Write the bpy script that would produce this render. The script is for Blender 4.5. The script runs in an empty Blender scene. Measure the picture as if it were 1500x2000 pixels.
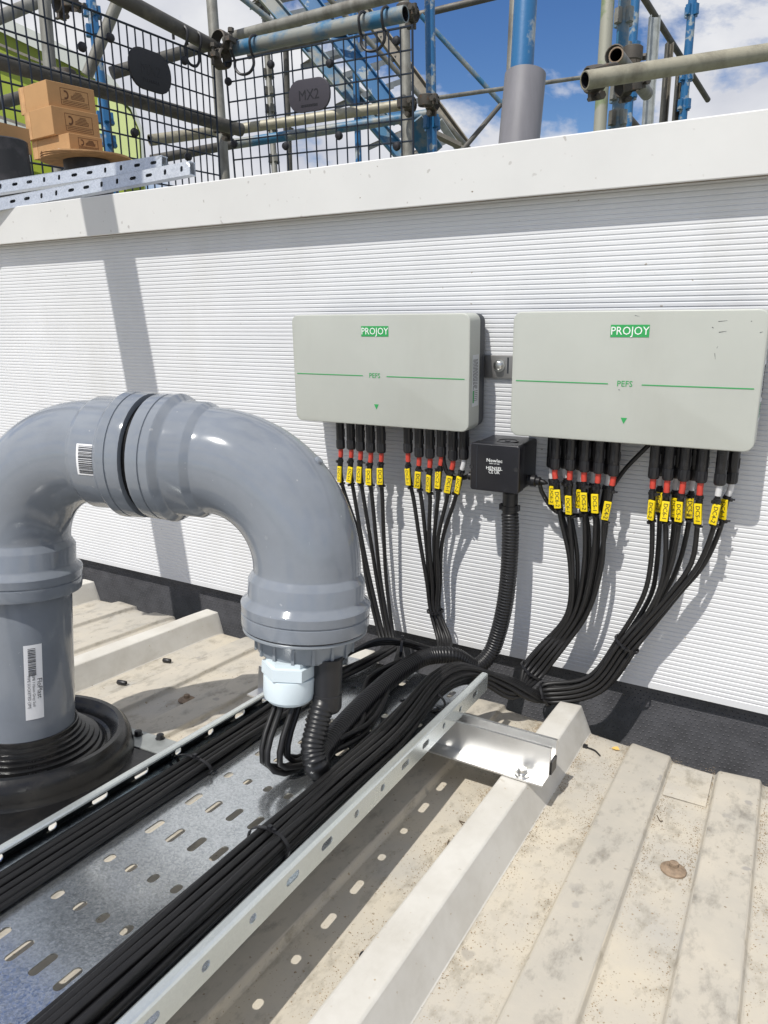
import bpy, bmesh, math, random
from mathutils import Vector, Matrix
random.seed(7)
sc = bpy.context.scene
COL = sc.collection
V = Vector
# ------------------------------------------------------------------ camera
def cam_rows(yaw, pitch, roll):
    cy, sy, cp, sp, cr, sr = math.cos(yaw), math.sin(yaw), math.cos(pitch), math.sin(pitch), math.cos(roll), math.sin(roll)
    fwd = V((sy*cp, cy*cp, -sp)); right = V((cy, -sy, 0)); up = right.cross(fwd)
    return cr*right+sr*up, -sr*right+cr*up, fwd
RIGHT, UP, FWD = cam_rows(-0.5236, 0.2758, -0.0175)
FPX = 1420.0
cd = bpy.data.cameras.new('camera'); cam = bpy.data.objects.new('camera', cd); COL.objects.link(cam)
cd.sensor_fit = 'VERTICAL'; cd.sensor_height = 24.0; cd.lens = 24.0*FPX/2000.0
cd.clip_start = 0.02; cd.clip_end = 2000
cam.matrix_world = Matrix((RIGHT, UP, -FWD)).transposed().to_4x4()
sc.camera = cam
# ------------------------------------------------------------------ light
SUN = V((0.2, 1.0, -1.62)).normalized()            # direction the light travels
sl = bpy.data.lights.new('sun', 'SUN'); so = bpy.data.objects.new('sun', sl); COL.objects.link(so)
sl.energy = 4.5; sl.angle = math.radians(0.53); sl.color = (1.0, 0.965, 0.905)
so.rotation_euler = SUN.to_track_quat('-Z', 'Y').to_euler(); so.location = (0, -5, 8)
SKY_STRENGTH = 0.077
world = bpy.data.worlds.new('World'); sc.world = world; world.use_nodes = True
def build_world():
    nt = world.node_tree; N = nt.nodes; L = nt.links; N.clear()
    out = N.new('ShaderNodeOutputWorld'); bg = N.new('ShaderNodeBackground'); bg.inputs[1].default_value = SKY_STRENGTH
    sky = N.new('ShaderNodeTexSky'); sky.sky_type = 'NISHITA'; sky.sun_disc = False
    sky.sun_elevation = math.asin(-SUN.z); sky.sun_rotation = math.atan2(-SUN.x, -SUN.y)
    sky.air_density = 1.0; sky.dust_density = 0.3; sky.ozone_density = 2.0
    tc = N.new('ShaderNodeTexCoord'); mp = N.new('ShaderNodeMapping')
    mp.inputs['Scale'].default_value = (1.0, 1.0, 1.7); mp.inputs['Location'].default_value = (5.1, 2.2, 0.9)
    n1 = N.new('ShaderNodeTexNoise'); n1.inputs['Scale'].default_value = 3.0; n1.inputs['Detail'].default_value = 10; n1.inputs['Roughness'].default_value = 0.58
    n1.inputs['Distortion'].default_value = 0.15
    r1 = N.new('ShaderNodeValToRGB'); r1.color_ramp.elements[0].position = 0.44; r1.color_ramp.elements[1].position = 0.505
    n2 = N.new('ShaderNodeTexNoise'); n2.inputs['Scale'].default_value = 6.0; n2.inputs['Detail'].default_value = 7; n2.inputs['Roughness'].default_value = 0.5
    r2 = N.new('ShaderNodeValToRGB'); r2.color_ramp.elements[0].position = 0.34; r2.color_ramp.elements[1].position = 0.66
    r2.color_ramp.elements[0].color = (7.9, 8.2, 9.3, 1); r2.color_ramp.elements[1].color = (11.6, 11.7, 12.0, 1)
    mx = N.new('ShaderNodeMix'); mx.data_type = 'RGBA'
    hs = N.new('ShaderNodeHueSaturation'); hs.inputs['Hue'].default_value = 0.512; hs.inputs['Saturation'].default_value = 1.3; hs.inputs['Value'].default_value = 1.4
    L.new(tc.outputs['Generated'], mp.inputs[0]); L.new(mp.outputs[0], n1.inputs['Vector']); L.new(mp.outputs[0], n2.inputs['Vector'])
    L.new(n1.outputs['Fac'], r1.inputs[0]); L.new(n2.outputs['Fac'], r2.inputs[0])
    L.new(sky.outputs[0], hs.inputs['Color']); L.new(hs.outputs[0], mx.inputs[6]); L.new(r2.outputs[0], mx.inputs[7]); L.new(r1.outputs[0], mx.inputs[0])
    L.new(mx.outputs[2], bg.inputs[0]); L.new(bg.outputs[0], out.inputs[0])
build_world()
vs = sc.view_settings; vs.view_transform = 'Standard'; vs.look = 'None'; vs.exposure = -0.08; vs.gamma = 1.0; vs.use_curve_mapping = False

# ------------------------------------------------------------------ pixel -> plane helpers (photo pixels, real planes)
def ray(px, py): return RIGHT*((px-750)/FPX) - UP*((py-1000)/FPX) + FWD
def dep(px, py, d): return ray(px, py)*d
def onY(px, py, y): d = ray(px, py); return d*(y/d.y)
def pj(P): return 750+FPX*P.dot(RIGHT)/P.dot(FWD), 1000-FPX*P.dot(UP)/P.dot(FWD)
def along(P, d, px):                       # distance along d from P until image column px
    k = (px-750)/FPX
    return (k*P.dot(FWD)-P.dot(RIGHT))/(d.dot(RIGHT)-k*d.dot(FWD))
# roof frame: x along the wall, s along the ribs (towards the wall), h off the sheet
RO = V((0, 0.93, -0.58)); RR = V((-0.0053, 0.9938, -0.1115)).normalized(); RE = V((1, 0, 0)); RN = RE.cross(RR).normalized()
def roof(x, s, h=0.0): return RO + RE*x + RR*s + RN*h
def onroof(px, py, h=0.0): d = ray(px, py); return d*((RO.dot(RN)+h)/d.dot(RN))
def rloc(P):
    q = P-RO; m = Matrix((RE, RR, RN)).transposed().inverted(); return m @ q
YW = 0.987                                  # cladding plane
YB = 0.9207                                 # front plane of the grey boxes
GUP = V((0.034, -0.065, 0.997)).normalized()   # plumb line of the scaffold

# ------------------------------------------------------------------ materials
MATS = {}
def mat(name, col, rough=0.5, metal=0.0, var=0.0, vs_=20.0, bump=0.0, bs=200.0, spec=0.5, col2=None, lo=0.45, hi=0.6, detail=4.0, rvar=0.0, stretch=None, coat=0.0, specks=None, smudge=None):
    m = bpy.data.materials.new(name); m.use_nodes = True; MATS[name] = m
    nt = m.node_tree; N = nt.nodes; L = nt.links; b = N['Principled BSDF']
    b.inputs['Base Color'].default_value = (*col, 1); b.inputs['Roughness'].default_value = rough; b.inputs['Metallic'].default_value = metal
    b.inputs['Specular IOR Level'].default_value = spec
    if coat: b.inputs['Coat Weight'].default_value = coat
    tc = N.new('ShaderNodeTexCoord'); vec = tc.outputs['Object']
    if stretch:
        mp = N.new('ShaderNodeMapping'); mp.inputs['Scale'].default_value = stretch; L.new(vec, mp.inputs[0]); vec = mp.outputs[0]
    src = None
    if var or col2:
        n = N.new('ShaderNodeTexNoise'); n.inputs['Scale'].default_value = vs_; n.inputs['Detail'].default_value = detail; n.inputs['Roughness'].default_value = 0.62
        L.new(vec, n.inputs['Vector'])
        r = N.new('ShaderNodeValToRGB'); r.color_ramp.elements[0].position = lo if col2 else 0.3; r.color_ramp.elements[1].position = hi if col2 else 0.7
        if col2: c0, c1 = col, col2
        else: c0 = tuple(c*(1-var) for c in col); c1 = tuple(min(1, c*(1+var)) for c in col)
        r.color_ramp.elements[0].color = (*c0, 1); r.color_ramp.elements[1].color = (*c1, 1)
        L.new(n.outputs['Fac'], r.inputs[0]); src = r.outputs[0]
        if rvar:
            ml = N.new('ShaderNodeMapRange'); ml.inputs[3].default_value = max(0.02, rough-rvar); ml.inputs[4].default_value = min(1, rough+rvar)
            L.new(n.outputs['Fac'], ml.inputs[0]); L.new(ml.outputs[0], b.inputs['Roughness'])
    if smudge:                               # (scale, colour, amount, stretch)
        mp2 = N.new('ShaderNodeMapping'); mp2.inputs['Scale'].default_value = smudge[3]; L.new(tc.outputs['Object'], mp2.inputs[0])
        n3 = N.new('ShaderNodeTexNoise'); n3.inputs['Scale'].default_value = smudge[0]; n3.inputs['Detail'].default_value = 10; n3.inputs['Roughness'].default_value = 0.7; L.new(mp2.outputs[0], n3.inputs['Vector'])
        r3 = N.new('ShaderNodeMapRange'); r3.inputs[1].default_value = 0.52; r3.inputs[2].default_value = 0.72; r3.inputs[4].default_value = smudge[2]; L.new(n3.outputs['Fac'], r3.inputs[0])
        m3 = N.new('ShaderNodeMix'); m3.data_type = 'RGBA'; L.new(r3.outputs[0], m3.inputs[0]); L.new(src, m3.inputs[6]); m3.inputs[7].default_value = (*smudge[1], 1); src = m3.outputs[2]
    if specks:                               # list of (scale, radius, colour, amount)
        if src is None:
            rgb = N.new('ShaderNodeRGB'); rgb.outputs[0].default_value = (*col, 1); src = rgb.outputs[0]
        for (sc_, rad, c, amt) in specks:
            nz = N.new('ShaderNodeTexNoise'); nz.inputs['Scale'].default_value = sc_*2.3; nz.inputs['Detail'].default_value = 2
            L.new(vec, nz.inputs['Vector'])
            ad = N.new('ShaderNodeMix'); ad.data_type = 'RGBA'; ad.blend_type = 'LINEAR_LIGHT'; ad.inputs[0].default_value = 0.25/sc_
            L.new(vec, ad.inputs[6]); L.new(nz.outputs['Color'], ad.inputs[7])
            vo = N.new('ShaderNodeTexVoronoi'); vo.inputs['Scale'].default_value = sc_; L.new(ad.outputs[2], vo.inputs['Vector'])
            lt = N.new('ShaderNodeMapRange'); lt.inputs[1].default_value = rad; lt.inputs[2].default_value = rad*0.7; L.new(vo.outputs['Distance'], lt.inputs[0])
            sp = N.new('ShaderNodeSeparateColor'); L.new(vo.outputs['Color'], sp.inputs[0])
            gt = N.new('ShaderNodeMath'); gt.operation = 'LESS_THAN'; gt.inputs[1].default_value = amt; L.new(sp.outputs[0], gt.inputs[0])
            mu = N.new('ShaderNodeMath'); mu.operation = 'MULTIPLY'; L.new(lt.outputs[0], mu.inputs[0]); L.new(gt.outputs[0], mu.inputs[1])
            mm = N.new('ShaderNodeMath'); mm.operation = 'MULTIPLY'; L.new(mu.outputs[0], mm.inputs[0]); L.new(sp.outputs[1], mm.inputs[1])
            mx = N.new('ShaderNodeMix'); mx.data_type = 'RGBA'; L.new(mm.outputs[0], mx.inputs[0]); L.new(src, mx.inputs[6]); mx.inputs[7].default_value = (*c, 1)
            src = mx.outputs[2]
    if src is not None: L.new(src, b.inputs['Base Color'])
    if bump:
        n = N.new('ShaderNodeTexNoise'); n.inputs['Scale'].default_value = bs; n.inputs['Detail'].default_value = 3
        L.new(vec, n.inputs['Vector']); bp = N.new('ShaderNodeBump'); bp.inputs['Strength'].default_value = bump; bp.inputs['Distance'].default_value = 0.002
        L.new(n.outputs['Fac'], bp.inputs['Height']); L.new(bp.outputs[0], b.inputs['Normal'])
    return m
def spangle(name, c0, c1, rough, scale, bump, metal=1.0):
    m = bpy.data.materials.new(name); m.use_nodes = True; MATS[name] = m
    nt = m.node_tree; N = nt.nodes; L = nt.links; b = N['Principled BSDF']; b.inputs['Metallic'].default_value = metal
    tc = N.new('ShaderNodeTexCoord'); vo = N.new('ShaderNodeTexVoronoi'); vo.inputs['Scale'].default_value = scale
    nz = N.new('ShaderNodeTexNoise'); nz.inputs['Scale'].default_value = scale*0.12; nz.inputs['Detail'].default_value = 5
    L.new(tc.outputs['Object'], vo.inputs['Vector']); L.new(tc.outputs['Object'], nz.inputs['Vector'])
    sp = N.new('ShaderNodeSeparateColor'); L.new(vo.outputs['Color'], sp.inputs[0])
    ad = N.new('ShaderNodeMath'); ad.operation = 'MULTIPLY_ADD'; ad.inputs[1].default_value = 0.55; L.new(sp.outputs[0], ad.inputs[0])
    mh = N.new('ShaderNodeMath'); mh.operation = 'MULTIPLY'; mh.inputs[1].default_value = 0.6; L.new(nz.outputs['Fac'], mh.inputs[0]); L.new(mh.outputs[0], ad.inputs[2])
    r = N.new('ShaderNodeValToRGB'); r.color_ramp.elements[0].position = 0.2; r.color_ramp.elements[1].position = 0.8
    r.color_ramp.elements[0].color = (*c0, 1); r.color_ramp.elements[1].color = (*c1, 1); L.new(ad.outputs[0], r.inputs[0]); L.new(r.outputs[0], b.inputs['Base Color'])
    mr = N.new('ShaderNodeMapRange'); mr.inputs[3].default_value = rough*(0.7 if bump > 0.05 else 0.95); mr.inputs[4].default_value = rough*(1.5 if bump > 0.05 else 1.08); L.new(sp.outputs[1], mr.inputs[0]); L.new(mr.outputs[0], b.inputs['Roughness'])
    bp = N.new('ShaderNodeBump'); bp.inputs['Strength'].default_value = bump; bp.inputs['Distance'].default_value = 0.0006
    L.new(sp.outputs[2], bp.inputs['Height']); L.new(bp.outputs[0], b.inputs['Normal'])
    return m
mat('white_panel', (0.665, 0.675, 0.69), 0.42, var=0.04, vs_=6, smudge=(7, (0.50, 0.49, 0.45), 0.25, (1, 1, 0.25)), specks=[(90, 0.12, (0.35, 0.3, 0.24), 0.05)])
mat('white_coping', (0.64, 0.64, 0.625), 0.38, var=0.03, vs_=9, specks=[(44, 0.13, (0.13, 0.09, 0.065), 0.7), (75, 0.13, (0.16, 0.12, 0.08), 0.35)])
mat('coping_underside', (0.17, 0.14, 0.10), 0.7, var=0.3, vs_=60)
mat('membrane', (0.075, 0.075, 0.083), 0.5, var=0.35, vs_=25, bump=0.25, bs=900)
mat('membrane_stud', (0.085, 0.085, 0.092), 0.3)
DIRT = (0.30, 0.22, 0.13)
mat('roof_pan', (0.55, 0.495, 0.395), 0.62, col2=(0.425, 0.405, 0.365), lo=0.36, hi=0.66, vs_=6.5, detail=9, bump=0.12, bs=160, smudge=(48, (0.22, 0.195, 0.15), 0.8, (1, 0.55, 1)),
    specks=[(75, 0.13, (0.27, 0.22, 0.155), 0.22), (190, 0.24, (0.29, 0.22, 0.14), 0.2), (420, 0.30, (0.33, 0.26, 0.17), 0.28), (26, 0.2, (0.36, 0.33, 0.28), 0.5)])
mat('roof_flat', (0.52, 0.475, 0.395), 0.6, col2=(0.42, 0.395, 0.345), lo=0.36, hi=0.64, vs_=8, detail=9, bump=0.12, bs=160, smudge=(46, (0.20, 0.185, 0.16), 0.85, (1, 0.5, 1)),
    specks=[(75, 0.13, (0.25, 0.22, 0.17), 0.25), (190, 0.24, (0.26, 0.21, 0.15), 0.22), (30, 0.2, (0.33, 0.31, 0.28), 0.55)])
mat('roof_rib', (0.63, 0.61, 0.56), 0.5, col2=(0.53, 0.505, 0.45), lo=0.4, hi=0.68, vs_=14, detail=8, bump=0.05, bs=200, smudge=(20, (0.38, 0.35, 0.29), 0.45, (1, 0.4, 1)),
    specks=[(45, 0.14, (0.38, 0.34, 0.27), 0.3), (210, 0.22, (0.42, 0.34, 0.23), 0.10)])
mat('box_grey', (0.44, 0.455, 0.415), 0.4, var=0.035, vs_=8, bump=0.02, bs=1500, smudge=(9, (0.36, 0.36, 0.32), 0.3, (1, 1, 0.3)))
mat('box_edge', (0.50, 0.62, 0.58), 0.35)
mat('box_back', (0.03, 0.034, 0.042), 0.45)
mat('print_green', (0.03, 0.33, 0.09), 0.5)
mat('print_white', (0.82, 0.84, 0.82), 0.5)
mat('label_white', (0.62, 0.64, 0.66), 0.4)
mat('sticker_white', (0.80, 0.80, 0.81), 0.35)
mat('print_black', (0.02, 0.02, 0.022), 0.5)
mat('black_plastic', (0.012, 0.012, 0.014), 0.38, var=0.2, vs_=40)
mat('black_box', (0.014, 0.014, 0.017), 0.3, var=0.12, vs_=30)
mat('cable_black', (0.0075, 0.0072, 0.0075), 0.5, var=0.25, vs_=60, rvar=0.1)
mat('conduit_black', (0.012, 0.012, 0.013), 0.36)
mat('rubber', (0.009, 0.009, 0.0095), 0.24, col2=(0.02, 0.0185, 0.017), lo=0.5, hi=0.75, vs_=30, bump=0.15, bs=120)
mat('shrink_red', (0.55, 0.055, 0.035), 0.5)
mat('shrink_white', (0.62, 0.62, 0.62), 0.5)
mat('tag_yellow', (0.80, 0.60, 0.005), 0.42)
mat('pvc_grey', (0.205, 0.226, 0.256), 0.11, var=0.07, vs_=22, detail=9, rvar=0.06, bump=0.012, bs=60, specks=[(60, 0.10, (0.33, 0.34, 0.35), 0.25), (150, 0.12, (0.34, 0.35, 0.36), 0.1)])
mat('pvc_collar', (0.215, 0.238, 0.262), 0.24, var=0.05, vs_=20)
mat('pvc_dark', (0.165, 0.18, 0.195), 0.35)
mat('gland_pale', (0.62, 0.70, 0.735), 0.42)
mat('sleeve_grey', (0.19, 0.185, 0.2), 0.5, var=0.12, vs_=40, stretch=(1, 1, 0.08))
spangle('galv_floor', (0.48, 0.51, 0.53), (0.74, 0.77, 0.79), 0.16, 640, 0.14, 0.93)
spangle('galv_flange', (0.66, 0.70, 0.685), (0.71, 0.75, 0.735), 0.24, 600, 0.03, 0.7)
spangle('galv_shade_side', (0.46, 0.50, 0.53), (0.60, 0.65, 0.68), 0.10, 600, 0.03)  # left tray side: same zinc, darkened to stand for shade and cable reflections
spangle('galv_channel', (0.50, 0.53, 0.57), (0.64, 0.67, 0.71), 0.38, 420, 0.0, 0.75)
mat('aluminium', (0.82, 0.82, 0.81), 0.40, 1.0, var=0.05, vs_=30, rvar=0.05)
mat('steel_bolt', (0.62, 0.61, 0.58), 0.3, 1.0)
mat('bracket_steel', (0.33, 0.32, 0.31), 0.42, 0.8, var=0.1, vs_=60)
mat('rusty_screw', (0.26, 0.19, 0.13), 0.75, var=0.35, vs_=150, bump=0.3, bs=400)
mat('tube_galv', (0.27, 0.265, 0.235), 0.55, 0.35, col2=(0.13, 0.12, 0.10), lo=0.42, hi=0.72, vs_=14, bump=0.15, bs=150, stretch=(1, 1, 0.6))
mat('tube_pale', (0.38, 0.355, 0.27), 0.55, 0.2, col2=(0.20, 0.18, 0.135), lo=0.45, hi=0.75, vs_=16, bump=0.15, bs=150)
mat('tube_dark', (0.10, 0.095, 0.085), 0.6, 0.3, col2=(0.18, 0.165, 0.14), lo=0.5, hi=0.75, vs_=18, bump=0.15, bs=150)
mat('tube_green', (0.36, 0.355, 0.29), 0.6, 0.2, col2=(0.22, 0.27, 0.15), lo=0.52, hi=0.58, vs_=5, bump=0.1, bs=150)
mat('paint_blue', (0.018, 0.125, 0.29), 0.42, 0.0, col2=(0.30, 0.34, 0.35), lo=0.56, hi=0.62, vs_=13, detail=9, bump=0.1, bs=100)
mat('paint_blue_pale', (0.03, 0.145, 0.27), 0.5, 0.0, col2=(0.24, 0.25, 0.23), lo=0.44, hi=0.58, vs_=7, detail=9, bump=0.1, bs=100)
mat('coupler_steel', (0.10, 0.09, 0.078), 0.65, 0.5, col2=(0.17, 0.09, 0.05), lo=0.58, hi=0.76, vs_=45, bump=0.3, bs=250)
mat('galv_stair', (0.40, 0.42, 0.41), 0.5, 0.6, var=0.2, vs_=30)
mat('stair_dark', (0.22, 0.20, 0.165), 0.6, 0.4, var=0.2, vs_=30)
mat('guard_wire', (0.012, 0.02, 0.035), 0.4)
mat('guard_badge', (0.055, 0.05, 0.062), 0.45)
mat('badge_dark', (0.016, 0.016, 0.02), 0.5)
mat('cardboard', (0.46, 0.265, 0.115), 0.75, var=0.07, vs_=12)
mat('card_print', (0.12, 0.055, 0.025), 0.8)
mat('card_edge', (0.52, 0.30, 0.14), 0.8, var=0.2, vs_=40)
mat('paper', (0.78, 0.78, 0.82), 0.7)
mat('drum_black', (0.02, 0.02, 0.022), 0.5, col2=(0.06, 0.055, 0.06), lo=0.5, hi=0.7, vs_=20)
mat('lime_clad', (0.29, 0.36, 0.03), 0.5, var=0.04, vs_=3)
mat('lime_pale', (0.36, 0.43, 0.13), 0.5, var=0.04, vs_=3)
mat('fascia_grey', (0.27, 0.295, 0.27), 0.5)
mat('ground_mat', (0.16, 0.17, 0.13), 0.9, var=0.3, vs_=0.2)
mat('twig', (0.10, 0.07, 0.04), 0.8)
mat('grit_mat', (0.29, 0.22, 0.14), 0.9, var=0.4, vs_=300)
mat('leaf_yellow', (0.75, 0.50, 0.14), 0.7)

# ------------------------------------------------------------------ object helpers
def link(name, me, mats=None, parent=None, mw=None):
    o = bpy.data.objects.new(name, me); COL.objects.link(o)
    if mats is not None and me is not None and len(me.materials) == 0:
        for m in (mats if isinstance(mats, (list, tuple)) else [mats]): me.materials.append(MATS[m])
    if mw is not None: o.matrix_basis = mw
    if parent is not None:
        o.parent = parent
        if parent.type == 'EMPTY': o.matrix_parent_inverse = Matrix.Translation(-parent.location)
    return o
def tag(o, label, cat, group=None, kind=None):
    if label: o['label'] = label
    if cat: o['category'] = cat
    if group: o['group'] = group
    if kind: o['kind'] = kind
    return o
def thing(name, label, cat, loc=(0, 0, 0), group=None):
    o = bpy.data.objects.new(name, None); o.empty_display_size = 0.05; COL.objects.link(o); o.location = loc
    return tag(o, label, cat, group)
def perp(d):
    d = d.normalized(); a = V((0, 0, 1)) if abs(d.z) < 0.9 else V((1, 0, 0))
    x = a.cross(d).normalized(); return x, d.cross(x)
class MB:
    def __init__(s): s.v = []; s.f = []; s.m = []
    def add(s, vs_, fs, mi=0):
        b = len(s.v); s.v += [tuple(p) for p in vs_]; s.f += [tuple(i+b for i in f) for f in fs]; s.m += [mi]*len(fs); return s
    def box(s, c, ex, ey, ez, mi=0):         # centre and three half-axes
        c = V(c); ex, ey, ez = V(ex), V(ey), V(ez)
        vs_ = [c+ex*i+ey*j+ez*k for k in (-1, 1) for j in (-1, 1) for i in (-1, 1)]
        fs = [(0, 2, 3, 1), (4, 5, 7, 6), (0, 1, 5, 4), (2, 6, 7, 3), (0, 4, 6, 2), (1, 3, 7, 5)]
        if ex.cross(ey).dot(ez) < 0: fs = [f[::-1] for f in fs]
        return s.add(vs_, fs, mi)
    def rings(s, rs, cap0=True, cap1=True, mi=0):
        n = len(rs[0]); vs_ = [p for r in rs for p in r]; fs = []
        for i in range(len(rs)-1):
            for j in range(n):
                k = (j+1) % n; fs.append((i*n+j, i*n+k, (i+1)*n+k, (i+1)*n+j))
        if cap0: fs.append(tuple(range(n))[::-1])
        if cap1: fs.append(tuple((len(rs)-1)*n+j for j in range(n)))
        return s.add(vs_, fs, mi)
    def lathe(s, prof, o, ax, n=24, x=None, cap0=True, cap1=True, mi=0, flute=0.0):  # prof: (radius, t)
        o = V(o); ax = V(ax).normalized()
        if x is None: x, y = perp(ax)
        else: y = ax.cross(x)
        rs = []
        for pr in prof:
            r, t = pr[0], pr[1]; fl = pr[2] if len(pr) > 2 else 0.0
            rs.append([o+ax*t+(x*math.cos(2*math.pi*j/n)+y*math.sin(2*math.pi*j/n))*(r-(fl if j % 2 else 0)) for j in range(n)])
        return s.rings(rs, cap0, cap1, mi)
    def tube(s, pts, r, n=8, cap=True, mi=0):  # r: float or list
        pts = [V(p) for p in pts]; m = len(pts); T = []
        for i in range(m):
            t = pts[min(i+1, m-1)]-pts[max(i-1, 0)]; T.append(t.normalized())
        x, y = perp(T[0]); rs = []
        for i in range(m):
            x = (x-T[i]*x.dot(T[i])).normalized(); y = T[i].cross(x); q = r[i] if isinstance(r, (list, tuple)) else r
            rs.append([pts[i]+(x*math.cos(2*math.pi*j/n)+y*math.sin(2*math.pi*j/n))*q for j in range(n)])
        return s.rings(rs, cap, cap, mi)
    def mesh(s, name, sharp=40):
        me = bpy.data.meshes.new(name); me.from_pydata(s.v, [], s.f); me.update()
        if any(s.m): me.polygons.foreach_set('material_index', s.m)
        if sharp is not None:
            me.polygons.foreach_set('use_smooth', [True]*len(me.polygons)); me.set_sharp_from_angle(angle=math.radians(sharp))
        me.update(); return me
    def build(s, name, mats, parent=None, mw=None, sharp=40): return link(name, s.mesh(name, sharp), mats, parent, mw)
def spline(P, step=0.012):
    P = [V(p) for p in P]; Q = [P[0]*2-P[1]]+P+[P[-1]*2-P[-2]]; out = []
    for i in range(1, len(Q)-2):
        p0, p1, p2, p3 = Q[i-1:i+3]; t0 = 0.0
        t1 = t0+max(1e-5, (p1-p0).length**0.5); t2 = t1+max(1e-5, (p2-p1).length**0.5); t3 = t2+max(1e-5, (p3-p2).length**0.5)
        n = max(2, int((p2-p1).length/step))
        for k in range(n):
            t = t1+(t2-t1)*k/n
            A1 = p0*((t1-t)/(t1-t0))+p1*((t-t0)/(t1-t0)); A2 = p1*((t2-t)/(t2-t1))+p2*((t-t1)/(t2-t1)); A3 = p2*((t3-t)/(t3-t2))+p3*((t-t2)/(t3-t2))
            B1 = A1*((t2-t)/(t2-t0))+A2*((t-t0)/(t2-t0)); B2 = A2*((t3-t)/(t3-t1))+A3*((t-t1)/(t3-t1))
            out.append(B1*((t2-t)/(t2-t1))+B2*((t-t1)/(t2-t1)))
    out.append(P[-1]); return out
def rrect(x0, x1, z0, z1, r, n=6):
    pts = []
    for cx, cz, a0 in ((x1-r, z1-r, 0), (x0+r, z1-r, 90), (x0+r, z0+r, 180), (x1-r, z0+r, 270)):
        for k in range(n+1):
            a = math.radians(a0+90*k/n); pts.append((cx+r*math.cos(a), cz+r*math.sin(a)))
    return pts
def rounded_box(mb, x0, x1, z0, z1, y0, y1, r, bev, F=None, back=True):   # front at y0; F maps (x,y,z)->world
    F = F or (lambda x, y, z: V((x, y, z))); rs = []
    for k in range(5):
        a = math.radians(90*k/4); ins = bev*(1-math.sin(a)); yy = y0+bev*(1-math.cos(a))
        rs.append([F(x, yy, z) for x, z in rrect(x0+ins, x1-ins, z0+ins, z1-ins, max(r-ins, 0.0005))])
    rs.append([F(x, y1, z) for x, z in rrect(x0, x1, z0, z1, r)])
    mb.rings(rs[::-1], back, True)
    return mb
TXT = {}
def text_mesh(body, size, depth=0.0001, align='CENTER'):
    key = (body, size, align)
    if key in TXT: return TXT[key]
    cu = bpy.data.curves.new('txt', 'FONT'); cu.body = body; cu.size = size; cu.extrude = depth; cu.align_x = align; cu.align_y = 'CENTER'; cu.resolution_u = 2
    o = bpy.data.objects.new('txt', cu); COL.objects.link(o); bpy.context.view_layer.update()
    me = bpy.data.meshes.new_from_object(o.evaluated_get(bpy.context.evaluated_depsgraph_get()))
    bpy.data.objects.remove(o); bpy.data.curves.remove(cu); TXT[key] = me; return me
def frame(o, x, y):                           # matrix with local x,y axes and z = x cross y
    x = V(x).normalized(); z = x.cross(V(y)).normalized(); y = z.cross(x)
    m = Matrix((x, y, z)).transposed().to_4x4(); m.translation = V(o); return m
def lettering(body, size, o, x, y, m, parent, name='lettering', align='CENTER', squeeze=1.0):
    me = text_mesh(body, size, align=align)
    mw = frame(o, x, y)
    if squeeze != 1.0: mw = mw @ Matrix.Diagonal((squeeze, 1, 1, 1))
    if len(me.materials) and me.materials[0] != MATS[m]: me = me.copy(); me.materials.clear()
    return link(name, me, m, parent, mw)

# ================================================================== SETTING
mb = MB(); mb.add([(-900, -900, -7), (900, -900, -7), (900, 900, -7), (-900, 900, -7)], [(0, 1, 2, 3)])
tag(mb.build('ground', 'ground_mat'), None, None, None, 'structure')

# ---- roof sheet
PITCH = 0.342; H = 0.035; PH = 0.0068
unit = [(-0.265, 0), (-0.2475, H), (-0.2175, H), (-0.2005, 0), (-0.1470, 0), (-0.1435, PH), (-0.0940, PH), (-0.0905, 0), (-0.0385, 0), (-0.0350, PH), (0.0115, PH), (0.0150, 0)]
prof = []
for k in range(-8, 7): prof += [(x+k*PITCH, h) for x, h in unit]
def s_end(x):
    return 0.012*max(0, min(1, (-x-0.25)/0.7)) - 0.010 - 0.018*max(0, min(1, (x+0.20)/0.11))+0.003*math.sin(x*31)
svals = [-2.2, -1.2, -0.8, -0.55, -0.4, -0.3, -0.2, -0.12, -0.06, -0.025, -0.008, 0.0]
mb = MB(); rs = []
for i, s in enumerate(svals):
    row = []
    for x, h in prof:
        e = s_end(x)
        hh = h+0.0006*math.sin(x*53+s*17)+0.0005*math.sin(s*41+x*9)
        if i >= len(svals)-2 and h < 0.02: hh -= (0.001, 0.004)[i-len(svals)+2]
        row.append(roof(x, s+e if s > -0.3 else s, hh))
    rs.append(row)
n = len(prof); vs_ = [p for r in rs for p in r]
for i in range(len(rs)-1):
    for j in range(n-1):
        rib = prof[j][1] > 0.02 or prof[j+1][1] > 0.02; plat = prof[j][1] > 0.001 and prof[j+1][1] > 0.001
        mb.add([rs[i][j], rs[i][j+1], rs[i+1][j+1], rs[i+1][j]], [(0, 1, 2, 3)], 1 if rib else (2 if plat else 0))
me = mb.mesh('roof', None)
bm = bmesh.new(); bm.from_mesh(me); bmesh.ops.remove_doubles(bm, verts=bm.verts, dist=1e-5)
rim = [e for e in bm.edges if e.is_boundary]
bm.to_mesh(me); bm.free()
me.polygons.foreach_set('use_smooth', [True]*len(me.polygons)); me.set_sharp_from_angle(angle=math.radians(60))
roof_o = link('roof', me, ['roof_pan', 'roof_rib', 'roof_flat']); roof_o['kind'] = 'structure'
md = roof_o.modifiers.new('thickness', 'SOLIDIFY'); md.thickness = 0.004; md.offset = -1
mdb = roof_o.modifiers.new('bevel', 'BEVEL'); mdb.width = 0.0022; mdb.segments = 2; mdb.limit_method = 'ANGLE'; mdb.angle_limit = math.radians(35)
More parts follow.
